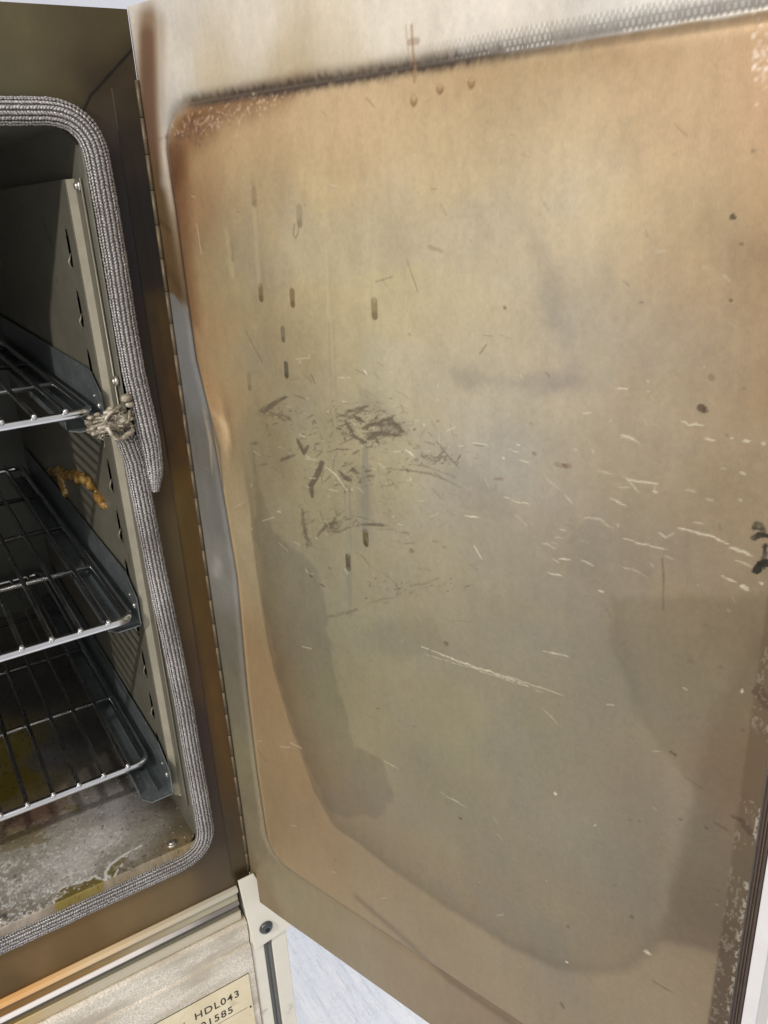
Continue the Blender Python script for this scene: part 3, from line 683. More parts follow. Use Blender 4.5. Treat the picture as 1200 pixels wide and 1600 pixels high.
patch([(275, 195), (300, 158), (420, 128), (700, 84), (700, 92), (520, 130), (420, 158), (330, 185), (285, 215)], (.70, .58, .48), 1, .005, .004, 11, True)
patch([(262, 230), (290, 240), (300, 330), (312, 440), (318, 520), (296, 500), (270, 300)], (.70, .58, .48), 1, .006, .003, 8, True)
patch([(700, 100), (1000, 50), (1240, 20), (1240, 90), (1000, 110), (720, 140)], (.96, .91, .84), 1, .009, .006, 9, True)
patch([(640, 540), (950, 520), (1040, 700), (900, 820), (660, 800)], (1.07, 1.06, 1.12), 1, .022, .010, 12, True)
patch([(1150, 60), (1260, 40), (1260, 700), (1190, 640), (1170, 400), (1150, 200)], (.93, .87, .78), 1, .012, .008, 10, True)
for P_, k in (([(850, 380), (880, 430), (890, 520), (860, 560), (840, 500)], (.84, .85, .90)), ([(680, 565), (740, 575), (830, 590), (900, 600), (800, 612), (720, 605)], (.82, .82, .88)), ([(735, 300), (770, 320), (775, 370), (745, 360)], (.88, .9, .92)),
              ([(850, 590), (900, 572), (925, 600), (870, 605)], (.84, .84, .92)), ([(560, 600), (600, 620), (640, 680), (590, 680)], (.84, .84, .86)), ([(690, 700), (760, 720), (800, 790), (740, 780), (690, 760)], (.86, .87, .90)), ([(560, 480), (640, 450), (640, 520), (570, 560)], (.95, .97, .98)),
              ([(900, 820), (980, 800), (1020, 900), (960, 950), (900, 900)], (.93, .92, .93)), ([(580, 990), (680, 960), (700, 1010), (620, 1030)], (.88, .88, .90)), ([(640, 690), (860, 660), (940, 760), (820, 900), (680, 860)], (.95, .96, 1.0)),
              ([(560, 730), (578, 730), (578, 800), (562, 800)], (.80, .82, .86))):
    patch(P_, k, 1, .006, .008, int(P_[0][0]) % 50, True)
# rope imprint: soot line round the seal
ang_top = sstep(.55, .56, V)
td = on_door(np.array([300., 420, 560, 700, 800, 950, 1200]), np.array([158., 130, 118, 85, 68, 45, 10.]))[:, 0]
soot = np.interp(U, [0, td[0] - .006, td[0], td[1], td[2], td[3], td[4], td[5], .36], [0, .35, .7, .92, .80, .85, .62, .35, .25]) * sstep(.5585, .5640, V)
fz = fbm(U * 500, V * 260, 3, 77)
line = np.exp(-((SD - .0004 + (fz - .5) * .003) / .0030) ** 2)
blend(np.clip(line * soot * 1.25, 0, .96), (64, 50, 40))
blend(np.clip(np.exp(-(np.maximum(SD - .001, 0) / .0065) ** 1.3) * (SD > .0) * soot * .34 * (fz + .4), 0, 1), (110, 98, 84))
# woven print on top right
wv = (np.sin(U / .0021 * 2 * np.pi) * np.sin((V - .5735) / .0042 * 2 * np.pi + U / .0021 * np.pi * 0) > .15) & (SD > .0005) & (SD < .0075) & (V > .55)
blend(wv * sstep(.19, .25, U) * .50 * (n2 > .42), (226, 220, 214)); blend((~wv) * sstep(.17, .24, U) * (SD > .0005) * (SD < .0075) * (V > .55) * .30, (140, 130, 120))
# left side soot line
lm = (1 - .8 * sstep(.545, .56, V)) * (U < .05) * np.exp(-((SD - .0002) / .0012) ** 2)
zs_ = sstep(.40, .46, V) * sstep(.566, .55, V)
blend(np.clip(lm * (.42 + .50 * zs_) * sstep(.04, .05, V) * (SDw > -1), 0, 1), (52, 38, 32))
blend(np.clip((U < .06) * np.exp(-(np.maximum(-SD, 0) / .0042) ** 1.2) * (SD < .001) * zs_ * .70, 0, 1), (84, 56, 42))
rim = (U < .06) * np.exp(-(np.abs(SD + .0040) / .0016) ** 2) * sstep(.44, .40, V) * sstep(.06, .09, V); blend(rim * .45, (190, 158, 112))  # thin tan highlight along the panel edge, painted in
bt = (V < .1) * np.exp(-((SD - .0002) / .0017) ** 2) * sstep(.02, .045, U); blend(np.clip(bt * .30, 0, 1), (84, 62, 44))
p = pxd([(560, 1400), (640, 1470), (700, 1530), (800, 1600), (900, 1680)]); d, t_ = segdist(U, V, list(p)); blend(np.exp(-(d / .0032) ** 2) * sstep(.08, .11, U) * .42, (80, 66, 50))
# brown burn on the flange and grey zone below it
stroke([(235, 44), (234, 110), (235, 180), (240, 260)], 48, (118, 86, 50), .88, soft=12)
stroke([(231, 60), (231, 130), (234, 200), (242, 280), (250, 330)], 27, (96, 66, 46), .85, soft=8)
stroke([(240, 280), (250, 340), (262, 410), (272, 448)], 40, (92, 68, 38), .9, soft=8)
stroke([(247, 0), (250, 90), (252, 170), (257, 285)], 9, (196, 186, 176), .45, soft=9)
stroke([(238, 335), (256, 350), (266, 362)], 5, (66, 46, 30), .5, soft=3); stroke([(256, 410), (275, 440), (290, 470)], 12, (72, 54, 28), .6, soft=5)
patch([(254, 455), (272, 460), (287, 480), (298, 540), (316, 640), (300, 640), (272, 560)], (112, 111, 112), .75, .0012, .001, 8)
stroke([(318, 640), (328, 690), (332, 740)], 4, (160, 140, 110), .6, taper=True, soft=2); stroke([(335, 640), (352, 665), (362, 700)], 10, (182, 152, 108), .7, taper=True, soft=5)
stroke([(326, 630), (335, 660), (345, 700), (352, 760)], 7, (92, 88, 84), .75, taper=True, soft=3)
stroke([(341, 880), (338, 895)], 16, (158, 154, 152), .5, soft=9)
# speckled crystals in the two upper corners
def speck(px, py, sxp, syp, n, col, seed, wr=(1.2, 3.2), al=.8, ang=-10):
    r = random.Random(seed)
    for _ in range(n):
        x = r.gauss(px, sxp); y = r.gauss(py, syp) - (x - px) * .28
        stroke([(x, y), (x + r.gauss(0, 1.6), y + r.gauss(0, 1.6))], r.uniform(*wr), col, al * r.uniform(.2, .8), soft=.9)
speck(300, 205, 18, 10, 60, (92, 62, 56), 2, (3, 6), .5); speck(330, 192, 32, 10, 110, (206, 178, 150), 3, al=.5); speck(400, 165, 28, 8, 40, (214, 186, 150), 4, al=.5)
speck(1188, 78, 9, 20, 34, (232, 212, 200), 5, (1.2, 3), .6); speck(1195, 110, 8, 28, 24, (220, 190, 168), 6, (1, 3), .5)
# drips
D1 = (122, 96, 58); D2 = (110, 100, 82)
for x, y0_, y1_, w, c_, al in ((410, 447, 466, 8, D1, .85), (459, 455, 475, 8, D1, .8), (587, 470, 493, 9, (130, 108, 66), .72), (444, 513, 530, 7, D2, .8), (449, 568, 586, 7.5, (92, 84, 66), .9), (573, 830, 848, 9, (96, 80, 48), .9), (546, 869, 886, 9, (88, 76, 52), .95), (392, 585, 606, 7, (112, 106, 78), .5),
                        (470, 325, 349, 9, (138, 122, 90), .55), (399, 298, 318, 9, (140, 120, 86), .5), (365, 382, 404, 7, (128, 120, 90), .4)):
    stroke([(x, y0_), (x + 1, y1_)], w, c_, al, soft=.6)
    stroke([(x + 1, y1_ - 1), (x + 1.2, y1_ + .8)], w * .85, tuple(int(k * .75) for k in c_), al * .6, soft=1.2)
for x, y, k_ in ((647, 162, 1), (688, 143, .8), (737, 134, .9)):
    stroke([(x - 4.5, y - 7 * k_), (x - 4, y - 1), (x, y + 2.5), (x + 4, y - 1), (x + 4.5, y - 7 * k_)], 2.2, (134, 98, 54), .75, soft=.8); stroke([(x, y - 10 * k_), (x, y)], 7, (158, 122, 76), .30, soft=1.2); stroke([(x, y - .5), (x, y + 1)], 5, (132, 98, 56), .5, soft=1)
stroke([(463, 350), (461, 366), (465, 372), (469, 364), (470, 350)], 1.8, (130, 112, 80), .7)
for L, w, c_, al in (([(400, 325), (408, 444)], 7, (190, 170, 128), .28), ([(396, 285), (399, 300)], 5, (140, 122, 88), .35), ([(473, 268), (473, 292)], 8, (198, 174, 126), .35), ([(573, 700), (573, 825)], 10, (128, 124, 110), .55), ([(540, 760), (546, 868)], 3, (128, 124, 108), .55), ([(549, 760), (551, 960)], 3, (124, 120, 104), .5),
                     ([(546, 888), (549, 960)], 7, (126, 120, 100), .45), ([(516, 500), (520, 620)], 2.5, (150, 140, 112), .5), ([(524, 500), (530, 680)], 2.5, (150, 140, 112), .5), ([(357, 360), (366, 430)], 8, (190, 168, 122), .22), ([(380, 400), (384, 540)], 10, (150, 136, 100), .25), ([(512, 380), (516, 500)], 4, (200, 182, 140), .3), ([(643, 40), (648, 128)], 3, (150, 106, 66), .6), ([(634, 40), (640, 100)], 2, (170, 130, 90), .4), ([(640, 66), (652, 64)], 6, (140, 96, 60), .5), ([(518, 640), (548, 860)], 7, (146, 138, 116), .30), ([(587, 400), (587, 468)], 6, (196, 178, 138), .25)):
    stroke(L, w, c_, al, soft=1.2)
# scuffs round the handle height (dark)
def c8(L): return [(x / 2.6667 + 350, y / 2.6667 + 550) for x, y in L]
K = (104, 92, 72); KD = (78, 64, 44)
sc8 = [([(165, 250), (185, 235), (215, 212)], 26, K, .8), ([(185, 225), (220, 205), (270, 185)], 14, K, .8), ([(300, 175), (345, 195)], 6, K, .7), ([(355, 95), (372, 128)], 7, K, .7), ([(368, 90), (386, 128)], 7, K, .7),
 ([(210, 250), (235, 265), (262, 288)], 8, K, .8), ([(240, 262), (275, 270)], 10, K, .7), ([(250, 275), (285, 280), (280, 262)], 9, K, .7), ([(305, 240), (308, 260)], 6, K, .5), ([(185, 290), (188, 330)], 5, K, .6), ([(375, 310), (378, 285), (396, 300)], 7, KD, .85), ([(312, 360), (322, 385), (338, 408)], 12, K, .95), ([(358, 388), (348, 405), (336, 418)], 10, K, .95), ([(338, 408), (340, 424)], 12, KD, .9),
 ([(404, 330), (418, 370)], 5, K, .7), ([(386, 375), (388, 420)], 7, K, .8), ([(392, 435), (410, 418), (418, 412)], 8, K, .8), ([(430, 415), (480, 402), (540, 404)], 7, K, .85), ([(540, 420), (576, 405)], 8, K, .8), ([(150, 470), (186, 460)], 10, K, .65), ([(235, 452), (262, 440), (306, 428)], 12, K, .7), ([(250, 440), (246, 500)], 4, K, .5), ([(480, 410), (465, 445), (460, 505)], 5, K, .6),
 ([(412, 455), (408, 490), (388, 520), (372, 545)], 24, K, .95), ([(372, 540), (368, 560), (374, 592)], 18, K, .95), ([(374, 585), (376, 603)], 12, KD, .9), ([(414, 515), (416, 550)], 5, K, .8), ([(420, 600), (420, 610)], 6, K, .7), ([(512, 575), (514, 585)], 8, KD, .8),
 ([(480, 256), (520, 268), (560, 268)], 9, K, .85), ([(520, 248), (560, 240), (600, 226)], 12, K, .85), ([(540, 262), (580, 240), (622, 246)], 8, K, .8), ([(510, 280), (535, 320), (550, 345)], 14, K, .8), ([(545, 265), (590, 290)], 16, K, .8), ([(590, 310), (630, 298), (660, 300)], 12, K, .8), ([(640, 300), (680, 280), (700, 272)], 20, K, .85), ([(690, 285), (730, 305), (750, 335)], 24, K, .85), ([(600, 345), (650, 335), (700, 338), (745, 345)], 18, K, .85), ([(530, 345), (575, 360), (600, 380)], 12, K, .85), ([(600, 358), (640, 350)], 14, K, .8), ([(640, 360), (652, 392)], 8, K, .8), ([(620, 385), (640, 372), (670, 378)], 6, K, .7), ([(660, 325), (700, 330)], 10, K, .8),
 ([(505, 345), (515, 370)], 8, K, .85), ([(447, 340), (450, 355)], 6, K, .7), ([(770, 378), (790, 386)], 8, K, .7), ([(825, 430), (850, 440), (880, 455)], 10, K, .75), ([(880, 440), (925, 435)], 9, K, .7), ([(885, 455), (905, 445)], 10, K, .7), ([(890, 370), (940, 430), (990, 485)], 7, K, .75), ([(700, 486), (780, 490), (860, 505), (930, 530), (1000, 565)], 6, K, .7), ([(770, 465), (850, 475), (920, 500)], 5, K, .65), ([(920, 500), (980, 525)], 6, K, .5), ([(945, 290), (965, 370)], 4, K, .4), ([(850, 310), (820, 360)], 4, K, .35),
 ([(490, 495), (515, 525), (545, 532)], 14, K, .85), ([(540, 480), (560, 500)], 16, K, .85), ([(515, 520), (530, 532)], 12, K, .8), ([(600, 515), (636, 512)], 10, K, .85), ([(575, 532), (578, 548)], 7, K, .8), ([(770, 490), (775, 497)], 8, KD, .8), ([(750, 470), (756, 480)], 5, K, .7), ([(1130, 525), (1168, 527)], 10, (128, 92, 70), .7),
 ([(333, 650), (340, 720), (352, 800)], 14, K, .7), ([(345, 740), (368, 805)], 12, K, .6), ([(410, 655), (418, 705)], 6, K, .7), ([(468, 635), (475, 680), (500, 665)], 10, K, .6), ([(400, 758), (430, 725), (480, 705)], 12, K, .8), ([(440, 740), (480, 748), (540, 725)], 8, K, .75), ([(470, 690), (450, 730)], 16, K, .6), ([(540, 725), (600, 715), (690, 722)], 10, K, .8), ([(600, 712), (670, 716)], 9, K, .8), ([(530, 678), (580, 688), (640, 705)], 4, K, .6), ([(640, 735), (730, 738)], 4, K, .5), ([(740, 748), (784, 752)], 6, K, .5), ([(180, 708), (280, 712)], 3, K, .4),
 ([(555, 832), (580, 845), (605, 880), (630, 900)], 5, K, .7), ([(650, 905), (700, 940), (742, 985)], 5, K, .55), ([(600, 1045), (670, 1025), (730, 1018)], 5, K, .55), ([(770, 970), (830, 965), (900, 938)], 8, K, .5), ([(360, 928), (376, 934)], 11, KD, .8), ([(405, 966), (428, 974)], 10, KD, .8), ([(440, 893), (452, 900)], 8, KD, .7), ([(430, 938), (436, 942)], 6, K, .7), ([(356, 905), (362, 908)], 6, K, .6), ([(440, 1100), (480, 1090), (560, 1070)], 12, K, .35), ([(340, 980), (342, 1060)], 4, K, .5), ([(335, 820), (338, 930)], 3, K, .35), ([(560, 1144), (564, 1146)], 8, K, .5), ([(780, 815), (795, 830)], 14, K, .4), ([(740, 855), (744, 858)], 7, K, .7), ([(940, 1112), (1050, 1122)], 5, K, .35),
 ([(152, 0), (168, 40)], 4, K, .5), ([(285, 320), (300, 322)], 7, K, .5), ([(120, 380), (150, 375)], 12, K, .4), ([(700, 780), (770, 800)], 5, K, .3)]
for L, w, c_, al in sc8:
    L = c8(L)
    if w >= 12 and c_ is K: hatch(L, w / 2.67, K, al * .9); stroke(L, w / (2.8 if w < 15 or al > .94 else 5), c_, al * .85, rag=.5, taper=True, soft=.7, wob=.7)
    else: stroke(L, w / 2.9, c_, al * .85, rag=.7, taper=True, soft=.6, wob=.5)
for L, al in (([(640, 300), (690, 265), (735, 300), (757, 345), (720, 345), (700, 320), (650, 318)], .38), ([(150, 240), (215, 205), (205, 235), (172, 266)], .75), ([(410, 450), (422, 455), (418, 480), (398, 525), (380, 560), (380, 603), (370, 604), (356, 545), (380, 525), (396, 480)], .92),
              ([(308, 356), (318, 362), (324, 385), (340, 404), (356, 385), (362, 390), (352, 415), (340, 428), (326, 408)], .92), ([(430, 715), (470, 700), (505, 703), (482, 745), (455, 760), (436, 742)], .6), ([(500, 250), (560, 262), (598, 224), (580, 262), (625, 246), (580, 275), (592, 292), (550, 280)], .7),
              ([(590, 345), (660, 325), (740, 350), (680, 352), (650, 365), (655, 392), (625, 360)], .7), ([(560, 130), (640, 190), (700, 250), (640, 240), (570, 220)], .16), ([(570, 715), (660, 708), (692, 720), (640, 724)], .7), ([(330, 650), (338, 700), (348, 770), (376, 806), (348, 806), (336, 740)], .5)):
    patch(c8(L), K, al, .0005, .0007, int(L[0][0]) % 37, brk=0 if al > .9 else .47)
q_ = random.Random(77)
for cx_, cy_, sx_, sy_, n_ in ((585, 665, 26, 13, 120), (545, 655, 20, 12, 50), (436, 648, 16, 9, 45), (520, 815, 26, 7, 40), (565, 745, 30, 12, 50), (690, 715, 26, 10, 40), (500, 700, 50, 40, 60), (640, 920, 40, 12, 40)):
    for _ in range(n_):
        x = q_.gauss(cx_, sx_); y = q_.gauss(cy_, sy_); a_ = math.radians(q_.gauss(-18, 22)); l_ = q_.expovariate(1 / 4.) + 1.5
        stroke([(x - l_ * math.cos(a_) / 2, y - l_ * math.sin(a_) / 2), (x + l_ * math.cos(a_) / 2, y + l_ * math.sin(a_) / 2)], q_.uniform(.9, 2.4), K, q_.uniform(.35, .85), taper=True, rag=.5, soft=.5)
r = random.Random(12)
for _ in range(260):     # tiny flecks and hairlines in the scuffed zone
    x = r.gauss(560, 95); y = r.gauss(730, 80); a_ = r.gauss(.5, .5); L_ = r.expovariate(1 / 6.) + 1
    stroke([(x, y), (x + L_ * math.cos(a_), y + L_ * math.sin(a_))], r.uniform(.7, 2.0), (116, 102, 78) if r.random() < .75 else (206, 196, 168), r.uniform(.25, .6), soft=.5)
for _ in range(150):
    x = r.uniform(300, 1190); y = r.uniform(150, 1560); a_ = r.gauss(.45, .5); L_ = r.expovariate(1 / 7.) + 1
    stroke([(x, y), (x + L_ * math.cos(a_), y + L_ * math.sin(a_))], r.uniform(.7, 1.9), (104, 88, 64) if r.random() < .6 else (200, 188, 160), r.uniform(.2, .5), soft=.5)
# pale scratches towards the latch side
def c6(L): return [(x / 3 + 800, y / 3 + 550) for x, y in L]
Wt = (236, 224, 196)
sc6 = [([(495, 165), (550, 170)], 8, .85), ([(340, 280), (375, 282)], 7, .95), ([(795, 320), (840, 335), (912, 338)], 7, .85), ([(910, 397), (965, 412)], 8, .85), ([(1090, 412), (1122, 412)], 12, .8), ([(1036, 400), (1040, 393)], 9, .8), ([(1175, 420), (1195, 425)], 14, .7), ([(515, 385), (560, 392), (610, 428)], 7, .85), ([(520, 392), (570, 410)], 12, .3), ([(1075, 552), (1105, 570)], 9, .75),
 ([(530, 575), (580, 598), (690, 612)], 9, .8), ([(545, 590), (605, 655)], 8, .65), ([(505, 628), (570, 630)], 5, .6), ([(665, 642), (695, 655)], 10, .7), ([(465, 680), (545, 718)], 7, .85), ([(400, 542), (480, 570)], 10, .35), ([(250, 658), (295, 715)], 5, .75), ([(0, 690), (90, 712)], 5, .75), ([(0, 457), (45, 470)], 6, .7), ([(35, 500), (88, 515)], 6, .7), ([(28, 432), (45, 434)], 7, .8), ([(45, 100), (55, 118)], 6, .9), ([(20, 760), (80, 810)], 4, .5), ([(180, 600), (240, 645)], 4, .4),
 ([(345, 768), (420, 775), (480, 820)], 12, .35), ([(690, 840), (730, 866)], 8, .8), ([(730, 862), (770, 842)], 6, .4), ([(780, 820), (860, 838), (950, 858), (1025, 895)], 10, .9), ([(1025, 912), (1090, 928), (1135, 950)], 12, .7), ([(1050, 965), (1110, 990), (1140, 1005)], 8, .5), ([(530, 868), (620, 895), (735, 920)], 6, .75), ([(860, 790), (910, 798)], 8, .5), ([(330, 965), (390, 1000)], 6, .7), ([(150, 890), (210, 918)], 6, .6), ([(225, 965), (282, 970)], 7, .8), ([(195, 960), (230, 985)], 6, .5), ([(170, 1028), (250, 1050)], 7, .8), ([(230, 825), (262, 832)], 6, .6), ([(200, 860), (250, 866)], 5, .5), ([(510, 1000), (570, 1010), (640, 1050)], 5, .5), ([(408, 1115), (440, 1122)], 8, .85), ([(995, 1045), (1060, 1075)], 8, .75), ([(1075, 1090), (1115, 1108)], 20, .8), ([(1175, 1075), (1182, 1082)], 16, .7), ([(640, 130), (650, 140)], 8, .6), ([(640, 180), (652, 182)], 8, .5), ([(820, 640), (870, 650)], 12, .3), ([(920, 682), (950, 690)], 12, .35), ([(1070, 680), (1085, 692)], 8, .5), ([(985, 540), (1010, 542)], 10, .3), ([(905, 65), (912, 70)], 14, .4), ([(988, 30), (990, 36)], 8, .5), ([(650, 980), (670, 1005)], 8, .45), ([(806, 1085), (810, 1086)], 8, .5), ([(875, 1085), (880, 1086)], 8, .5), ([(500, 800), (505, 815)], 12, .35), ([(320, 880), (370, 890)], 4, .4), ([(150, 560), (200, 620)], 3, .3), ([(380, 450), (395, 470)], 12, .3), ([(470, 315), (468, 322)], 8, .5), ([(405, 325), (408, 330)], 7, .5)]
for L, w, al in sc6: stroke(c6(L), w / 4.6, Wt, al * .62, taper=True, rag=.6, soft=.6, wob=.7)
for L, w, al in (([(762, 405), (800, 435)], 9, .9), ([(430, 475), (470, 505), (520, 575)], 7, .9), ([(590, 70), (602, 90)], 8, .9), ([(1005, 678), (1070, 686)], 6, .8), ([(1045, 800), (1080, 858)], 6, .8), ([(1040, 372), (1110, 390)], 6, .6), ([(836, 298), (842, 302)], 8, .8), ([(1165, 438), (1175, 442)], 8, .8), ([(1170, 600), (1200, 608)], 5, .6), ([(480, 105), (535, 104)], 4, .6), ([(900, 330), (905, 400)], 3, .4)): stroke(c8(L), w / 4.4, Wt, al * .75, taper=True, rag=.5, wob=.4)
for L, w, al in (([(660, 1008), (720, 1032), (780, 1052), (832, 1072)], 2.0, .8), ([(664, 1020), (740, 1042), (850, 1080)], 1.3, .5), ([(780, 1050), (892, 1088)], 1.6, .5), ([(850, 1015), (890, 1024)], 2, .6), ([(1008, 1540 - 60), (1018, 1488)], 3, .6), ([(1005, 1482), (1020, 1490)], 3, .6), ([(868, 1236), (871, 1238)], 5, .9), ([(886, 1500), (889, 1501)], 4, .9), ([(1160, 1077), (1163, 1078)], 5, .8), ([(600, 1185), (625, 1200)], 2, .5), ([(690, 1235), (730, 1260)], 2, .4), ([(850, 1105), (880, 1135)], 1.4, .4)): stroke(L, w * .85, (220, 206, 174), al * .8, rag=.8, taper=True, wob=.5)
# dark flecks
for x, y, w, al in ((1147, 338, 7, .9), (1143, 467, 4, .8), (1098, 636, 12, .8), (1104, 640, 8, .8), (1113, 588, 9, .35), (790, 480, 5, .6), (720, 1276, 6, .9), (1050, 1172, 5, .9), (1055, 1176, 5, .9), (698, 1003, 11, .55), (1064, 1277, 5, .6), (1104, 1290, 7, .6), (962, 1381, 4, .6), (988, 1430, 8, .6), (888, 1445, 7, .6), (880, 1568, 7, .5), (648, 1133, 4, .7), (592, 1105, 5, .7), (1000, 1280, 5, .4), (985, 1278, 4, .5), (1122, 1388, 5, .4), (882, 725, 5, .6), (836, 707, 6, .5), (885, 726, 8, .4), (1160, 380, 4, .5), (1178, 236, 5, .4), (1128, 1040, 6, .4), (1162, 1137, 6, .4), (906, 1392, 4, .4), (858, 1410, 3, .5), (1080, 1030, 9, .2)):
    stroke([(x, y), (x + 2, y + 1)], w * .55, (84, 62, 38), al, rag=.5)
for L, w, c_, al in (([(1180, 822), (1184, 815), (1192, 818), (1196, 828)], 4, (52, 50, 28), .7), ([(1180, 824), (1192, 824)], 3, (50, 48, 26), .8), ([(1180, 839), (1190, 833), (1200, 835)], 5, (34, 32, 16), .95), ([(1198, 850), (1196, 872), (1188, 880)], 4, (34, 32, 16), .9), ([(1184, 888), (1190, 880), (1200, 878)], 8, (32, 30, 14), .95),
                     ([(1037, 872), (1039, 900), (1038, 950)], 2, (96, 82, 62), .6), ([(1180, 1080), (1188, 1070), (1200, 1085)], 5, (78, 48, 32), .8), ([(1190, 1085), (1200, 1100)], 9, (78, 48, 32), .8), ([(1147, 1273), (1160, 1277)], 4, (84, 56, 36), .7), ([(1160, 1280), (1172, 1296), (1185, 1304)], 7, (62, 42, 30), .85), ([(1118, 1282), (1138, 1294)], 3, (94, 70, 46), .6), ([(1022, 1530), (1052, 1548)], 2.4, (96, 76, 50), .7), ([(638, 405), (655, 455)], 1.6, (128, 116, 88), .6), ([(590, 440), (615, 432)], 2, (130, 118, 92), .5), ([(672, 385), (692, 392)], 4, (132, 112, 80), .4), ([(752, 552), (762, 538)], 2, (120, 104, 80), .6), ([(386, 515), (412, 565)], 2, (120, 106, 78), .7), ([(318, 380), (322, 390)], 4, (130, 106, 70), .5), ([(878, 1565), (882, 1572)], 4, (80, 60, 40), .6), ([(872, 724), (893, 727)], 5, (128, 100, 72), .5), ([(1072, 1210), (1100, 1230)], 2, (98, 78, 56), .5), ([(405, 1170), (420, 1190)], 1.8, (96, 72, 44), .6)):
    stroke(L, w, c_, al, rag=.4)
# residue strip along the latch-side gap
ed = sstep(.3470, .3490, U + .0006 * (n2 - .5)) * sstep(.60, .54, V)
blend(ed * .55, (92, 72, 44))
low = sstep(.235, .18, V); blend(ed * low * .55, (66, 46, 32))
wh = sstep(.60, .66, fbm(U * 900, V * 420, 4, 91) + .10 * sstep(.3545, .3558, U)) * ed * sstep(.42, .5, fbm(U * 60, V * 40, 2, 95)); blend(wh * (.25 + .45 * sstep(.3540, .3556, U)), (176, 164, 146))
RG = RG + .2 * ed
# slight profile: flange, the groove pressed by the rope, and the panel standing 1.5 mm proud inside
Hgt = (1 - .85 * sstep(.50, .56, V)) * .0014 * sstep(.0010, -.0040, SD) - .0010 * np.exp(-((SD - .0008) / .0030) ** 2) + .0010 * (fbm(U * 9, V * 7, 3, 13) - .5)
edge = np.minimum(np.minimum(U, V), HD - V); Hgt = Hgt - .0005 * (1 - sstep(0, .0012, edge)) 
dent = np.exp(-(((U - .040) / .004) ** 2 + ((V - .395) / .016) ** 2)); Hgt -= .0022 * dent
# overall albedo: the colours above are display values; their light stays in, and lf with the corner dimming paints against uneven lamp light
lum = C @ np.array([.2126, .7152, .0722])
k = 1.0
gain = .40 * (np.maximum(V, 0) * 0 + 1)
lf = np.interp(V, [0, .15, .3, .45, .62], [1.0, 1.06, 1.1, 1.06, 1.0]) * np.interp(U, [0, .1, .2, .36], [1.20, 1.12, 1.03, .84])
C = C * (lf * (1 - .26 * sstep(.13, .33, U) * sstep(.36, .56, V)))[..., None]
gy_ = (C @ np.array([.3, .55, .15]))[..., None]; C = gy_ + (C - gy_) * .83; C *= np.array([.99, 1.0, .975])
C = np.clip(C, .004, .85)
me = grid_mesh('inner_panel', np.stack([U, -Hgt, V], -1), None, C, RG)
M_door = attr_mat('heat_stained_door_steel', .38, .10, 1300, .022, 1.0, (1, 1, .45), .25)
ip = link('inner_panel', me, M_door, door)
# door shell: outer skin wrapping round the edges, with its pale lip at the latch side
b = MB(); b.box(0.0016, WD, .0022, .034, 0.0004, HD - .0002, .0012)
b.build('outer_skin', M_cream, door)
b = MB(); b.box(.3618, WD + .0006, -.0016, .0020, .0004, HD - .0002, .0005); b.build('latch_lip', M_white, door)
b = MB(); b.box(.3570, .3616, -.0002, .0020, .002, HD - .002); b.tube([(.3580, -.0004, .003), (.3580, -.0004, HD - .003)], .0007, 8)
b.tube([(.3608, -.0006, .003), (.3608, -.0006, HD - .003)], .0008, 8); b.build('latch_gap_strip', M_gapdark, door)  # dark strip fills the panel-to-shell gap, its darkness put into the colour
b = MB(); b.tube([(.3594, -.0006, .003), (.3594, -.0006, HD - .003)], .00035, 6); b.build('gap_wire', M_brass, door)

# ------------------------------------------------------------------ wire shelves
def make_shelf():
    root = empty('wire_shelf', (0, 0, 0))
    w, dp = .272, .412; R = .0027; r = .0017
    loop = fillet([(-w / 2, 0, 0), (-w + R, 0, 0), (-w + R, dp, 0), (-R, dp, 0), (-R, 0, 0), (-w / 2 + .0001, 0, 0)], .011, 8)
    MB().tube(loop[:-1], R, 12, closed=True).build('rim', M_chrome, root)
    for k in range(1, 4):
        y = .1 * k + .004
        MB().tube([(-w + R, y, -.0002), (-R, y, -.0002)], .0021, 10).build('cross_bar', M_chrome, root)
    for k in range(14):
        x = -.0178 - .01785 * k
        m = MB(); m.tube([(x, -.0022, .0032), (x, -.0005, .0036), (x, dp * .5, .0036), (x, dp + .001, .0036)], r, 8)
        wr = m.build('wire', M_rod, root)
        MB().ball((x, -.0026, .0034), .0017, 1, .8, 1, 2).build('weld', M_weld, wr)
    return root
def copy_tree(o, parent=None):
    c = o.copy(); COL.objects.link(c)
    if parent: c.parent = parent
    for ch in list(o.children): copy_tree(ch, c)
    return c
sh = make_shelf()
SH = [(-.0487, .0190, .4065), (-.0487, .0130, .2660), (-.0487, .0480, .1275)]
labs = ['top wire shelf, at the height of the frayed rope end', 'middle wire shelf of the oven, its rounded corner close to the slotted strip', 'lowest wire shelf, just above the crusted oven floor']
ruls = ['grey metal runner holding the right side of the top wire shelf', 'grey metal runner holding the right side of the middle wire shelf', 'mottled grey runner under the lowest wire shelf, its cut end showing above the oven floor']
for i, p in enumerate(SH):
    o = sh if i == 0 else copy_tree(sh)
    o.location = p; tag(o, labs[i], 'oven shelf', 'wire shelves in the oven')
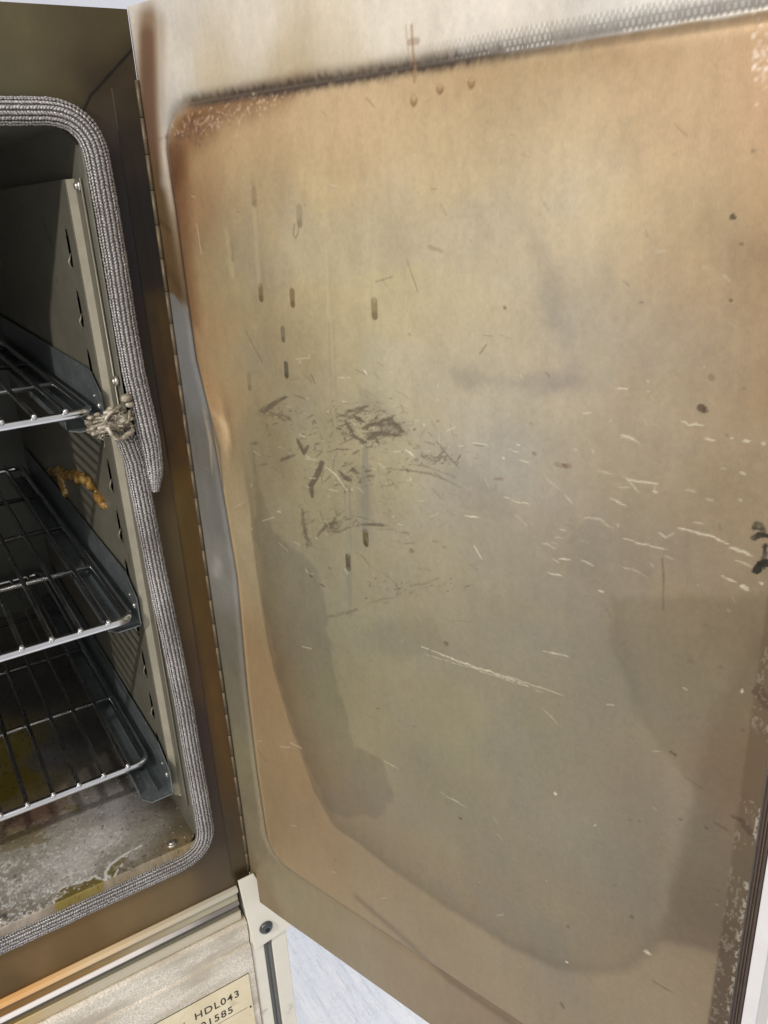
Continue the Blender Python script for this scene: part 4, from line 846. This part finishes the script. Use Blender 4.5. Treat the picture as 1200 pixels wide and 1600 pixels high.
# runners: folded channel hooked on the slotted insert
def make_runner():
    root = empty('shelf_runner', (0, 0, 0))
    y0, y1 = 0, .405
    me = bmesh.new(); m = MB(); m.bm = me
    # upright plate with chamfered front top corner (polygon in y,z)
    m.prism([(y0, -.0105), (y0 - .001, .010), (y0 + .020, .022), (y1, .022), (y1, -.0105)], 0, -.0008, 0)
    m.build('side_plate', M_galv, root)
    m = MB(); m.prism([(-.0008, y0 - .0005), (-.0165, y0 - .001), (-.0215, y0 + .006), (-.0215, y1), (-.0008, y1)], 2, -.0113, -.0105)
    m.box(-.0221, -.0215, y0 + .012, y1, -.0112, -.0060)
    m.build('bottom_flange', M_galv, root)
    m = MB(); m.box(-.0100, -.0094, y0 + .008, y1, -.0104, -.0075); m.build('stiffening_rib', M_galv, root)
    m = MB(); m.ball((-.0010, y0 + .008, .001), .0024, .5, 1, 1, 2); m.ball((-.0010, y0 + .016, .006), .0014, .5, 1, 1, 1); m.build('rivet', M_screw, root)
    return root
rn = make_runner()
for i, p in enumerate([(-.0438, .0190, .4065), (-.0438, .0215, .2660), (-.0438, .0150, .1275)]):
    o = rn if i == 0 else copy_tree(rn)
    o.location = p; tag(o, ruls[i], 'shelf runner', 'shelf runners on the right oven wall')

# ------------------------------------------------------------------ melted amber residue on the runner
t = NT('melted_amber_resin'); v = t.coord(); n = t.noise(v, 110, 4, .6)
t.set(Base_Color=t.ramp(n, [(.32, (.12, .055, .012)), (.5, (.36, .20, .05)), (.7, (.55, .40, .17))]), Roughness=.16, Transmission_Weight=.25, IOR=1.5); t.bump(n, .4, .0015)
rs = random.Random(9); m = MB()
def wl(px, py, x=-.0425): return tuple(on_axis(px, py, 0, x))
pathA = [wl(78, 738), wl(92, 736), (lambda w_: w_)(wl(105, 740)), wl(118, 743), wl(132, 749), wl(143, 757), wl(150, 768), wl(156, 780), wl(166, 791)]
pts = resample(pathA, .004); m.tube([tuple(p + np.array([rs.gauss(0, .0008), 0, rs.gauss(0, .0010)])) for p in pts], [.0022 + .0020 * abs(math.sin(i * .9)) for i in range(len(pts))], 8)
pathB = [wl(96, 740), wl(99, 750), wl(102, 762), wl(106, 774)]
pts = resample(pathB, .004); m.tube([tuple(p) for p in pts], [.0045 - .0001 * i for i in range(len(pts))], 8)
pathC = [wl(125, 743), wl(134, 742), wl(142, 748), wl(148, 758), wl(154, 770)]
pts = resample(pathC, .003); m.tube([tuple(p + np.array([-.001, 0, rs.gauss(0, .0006)])) for p in pts], .0014, 8)
for px, py, r_ in ((88, 737, .004), (112, 741, .0034), (160, 783, .0026), (165, 790, .0028), (140, 757, .003)): m.ball(wl(px, py), r_, .6, 1.3, .8, 2)
tag(m.build('melted_residue', t.m), 'twisted amber strip of melted residue stuck to the right oven wall below the top shelf', 'residue')
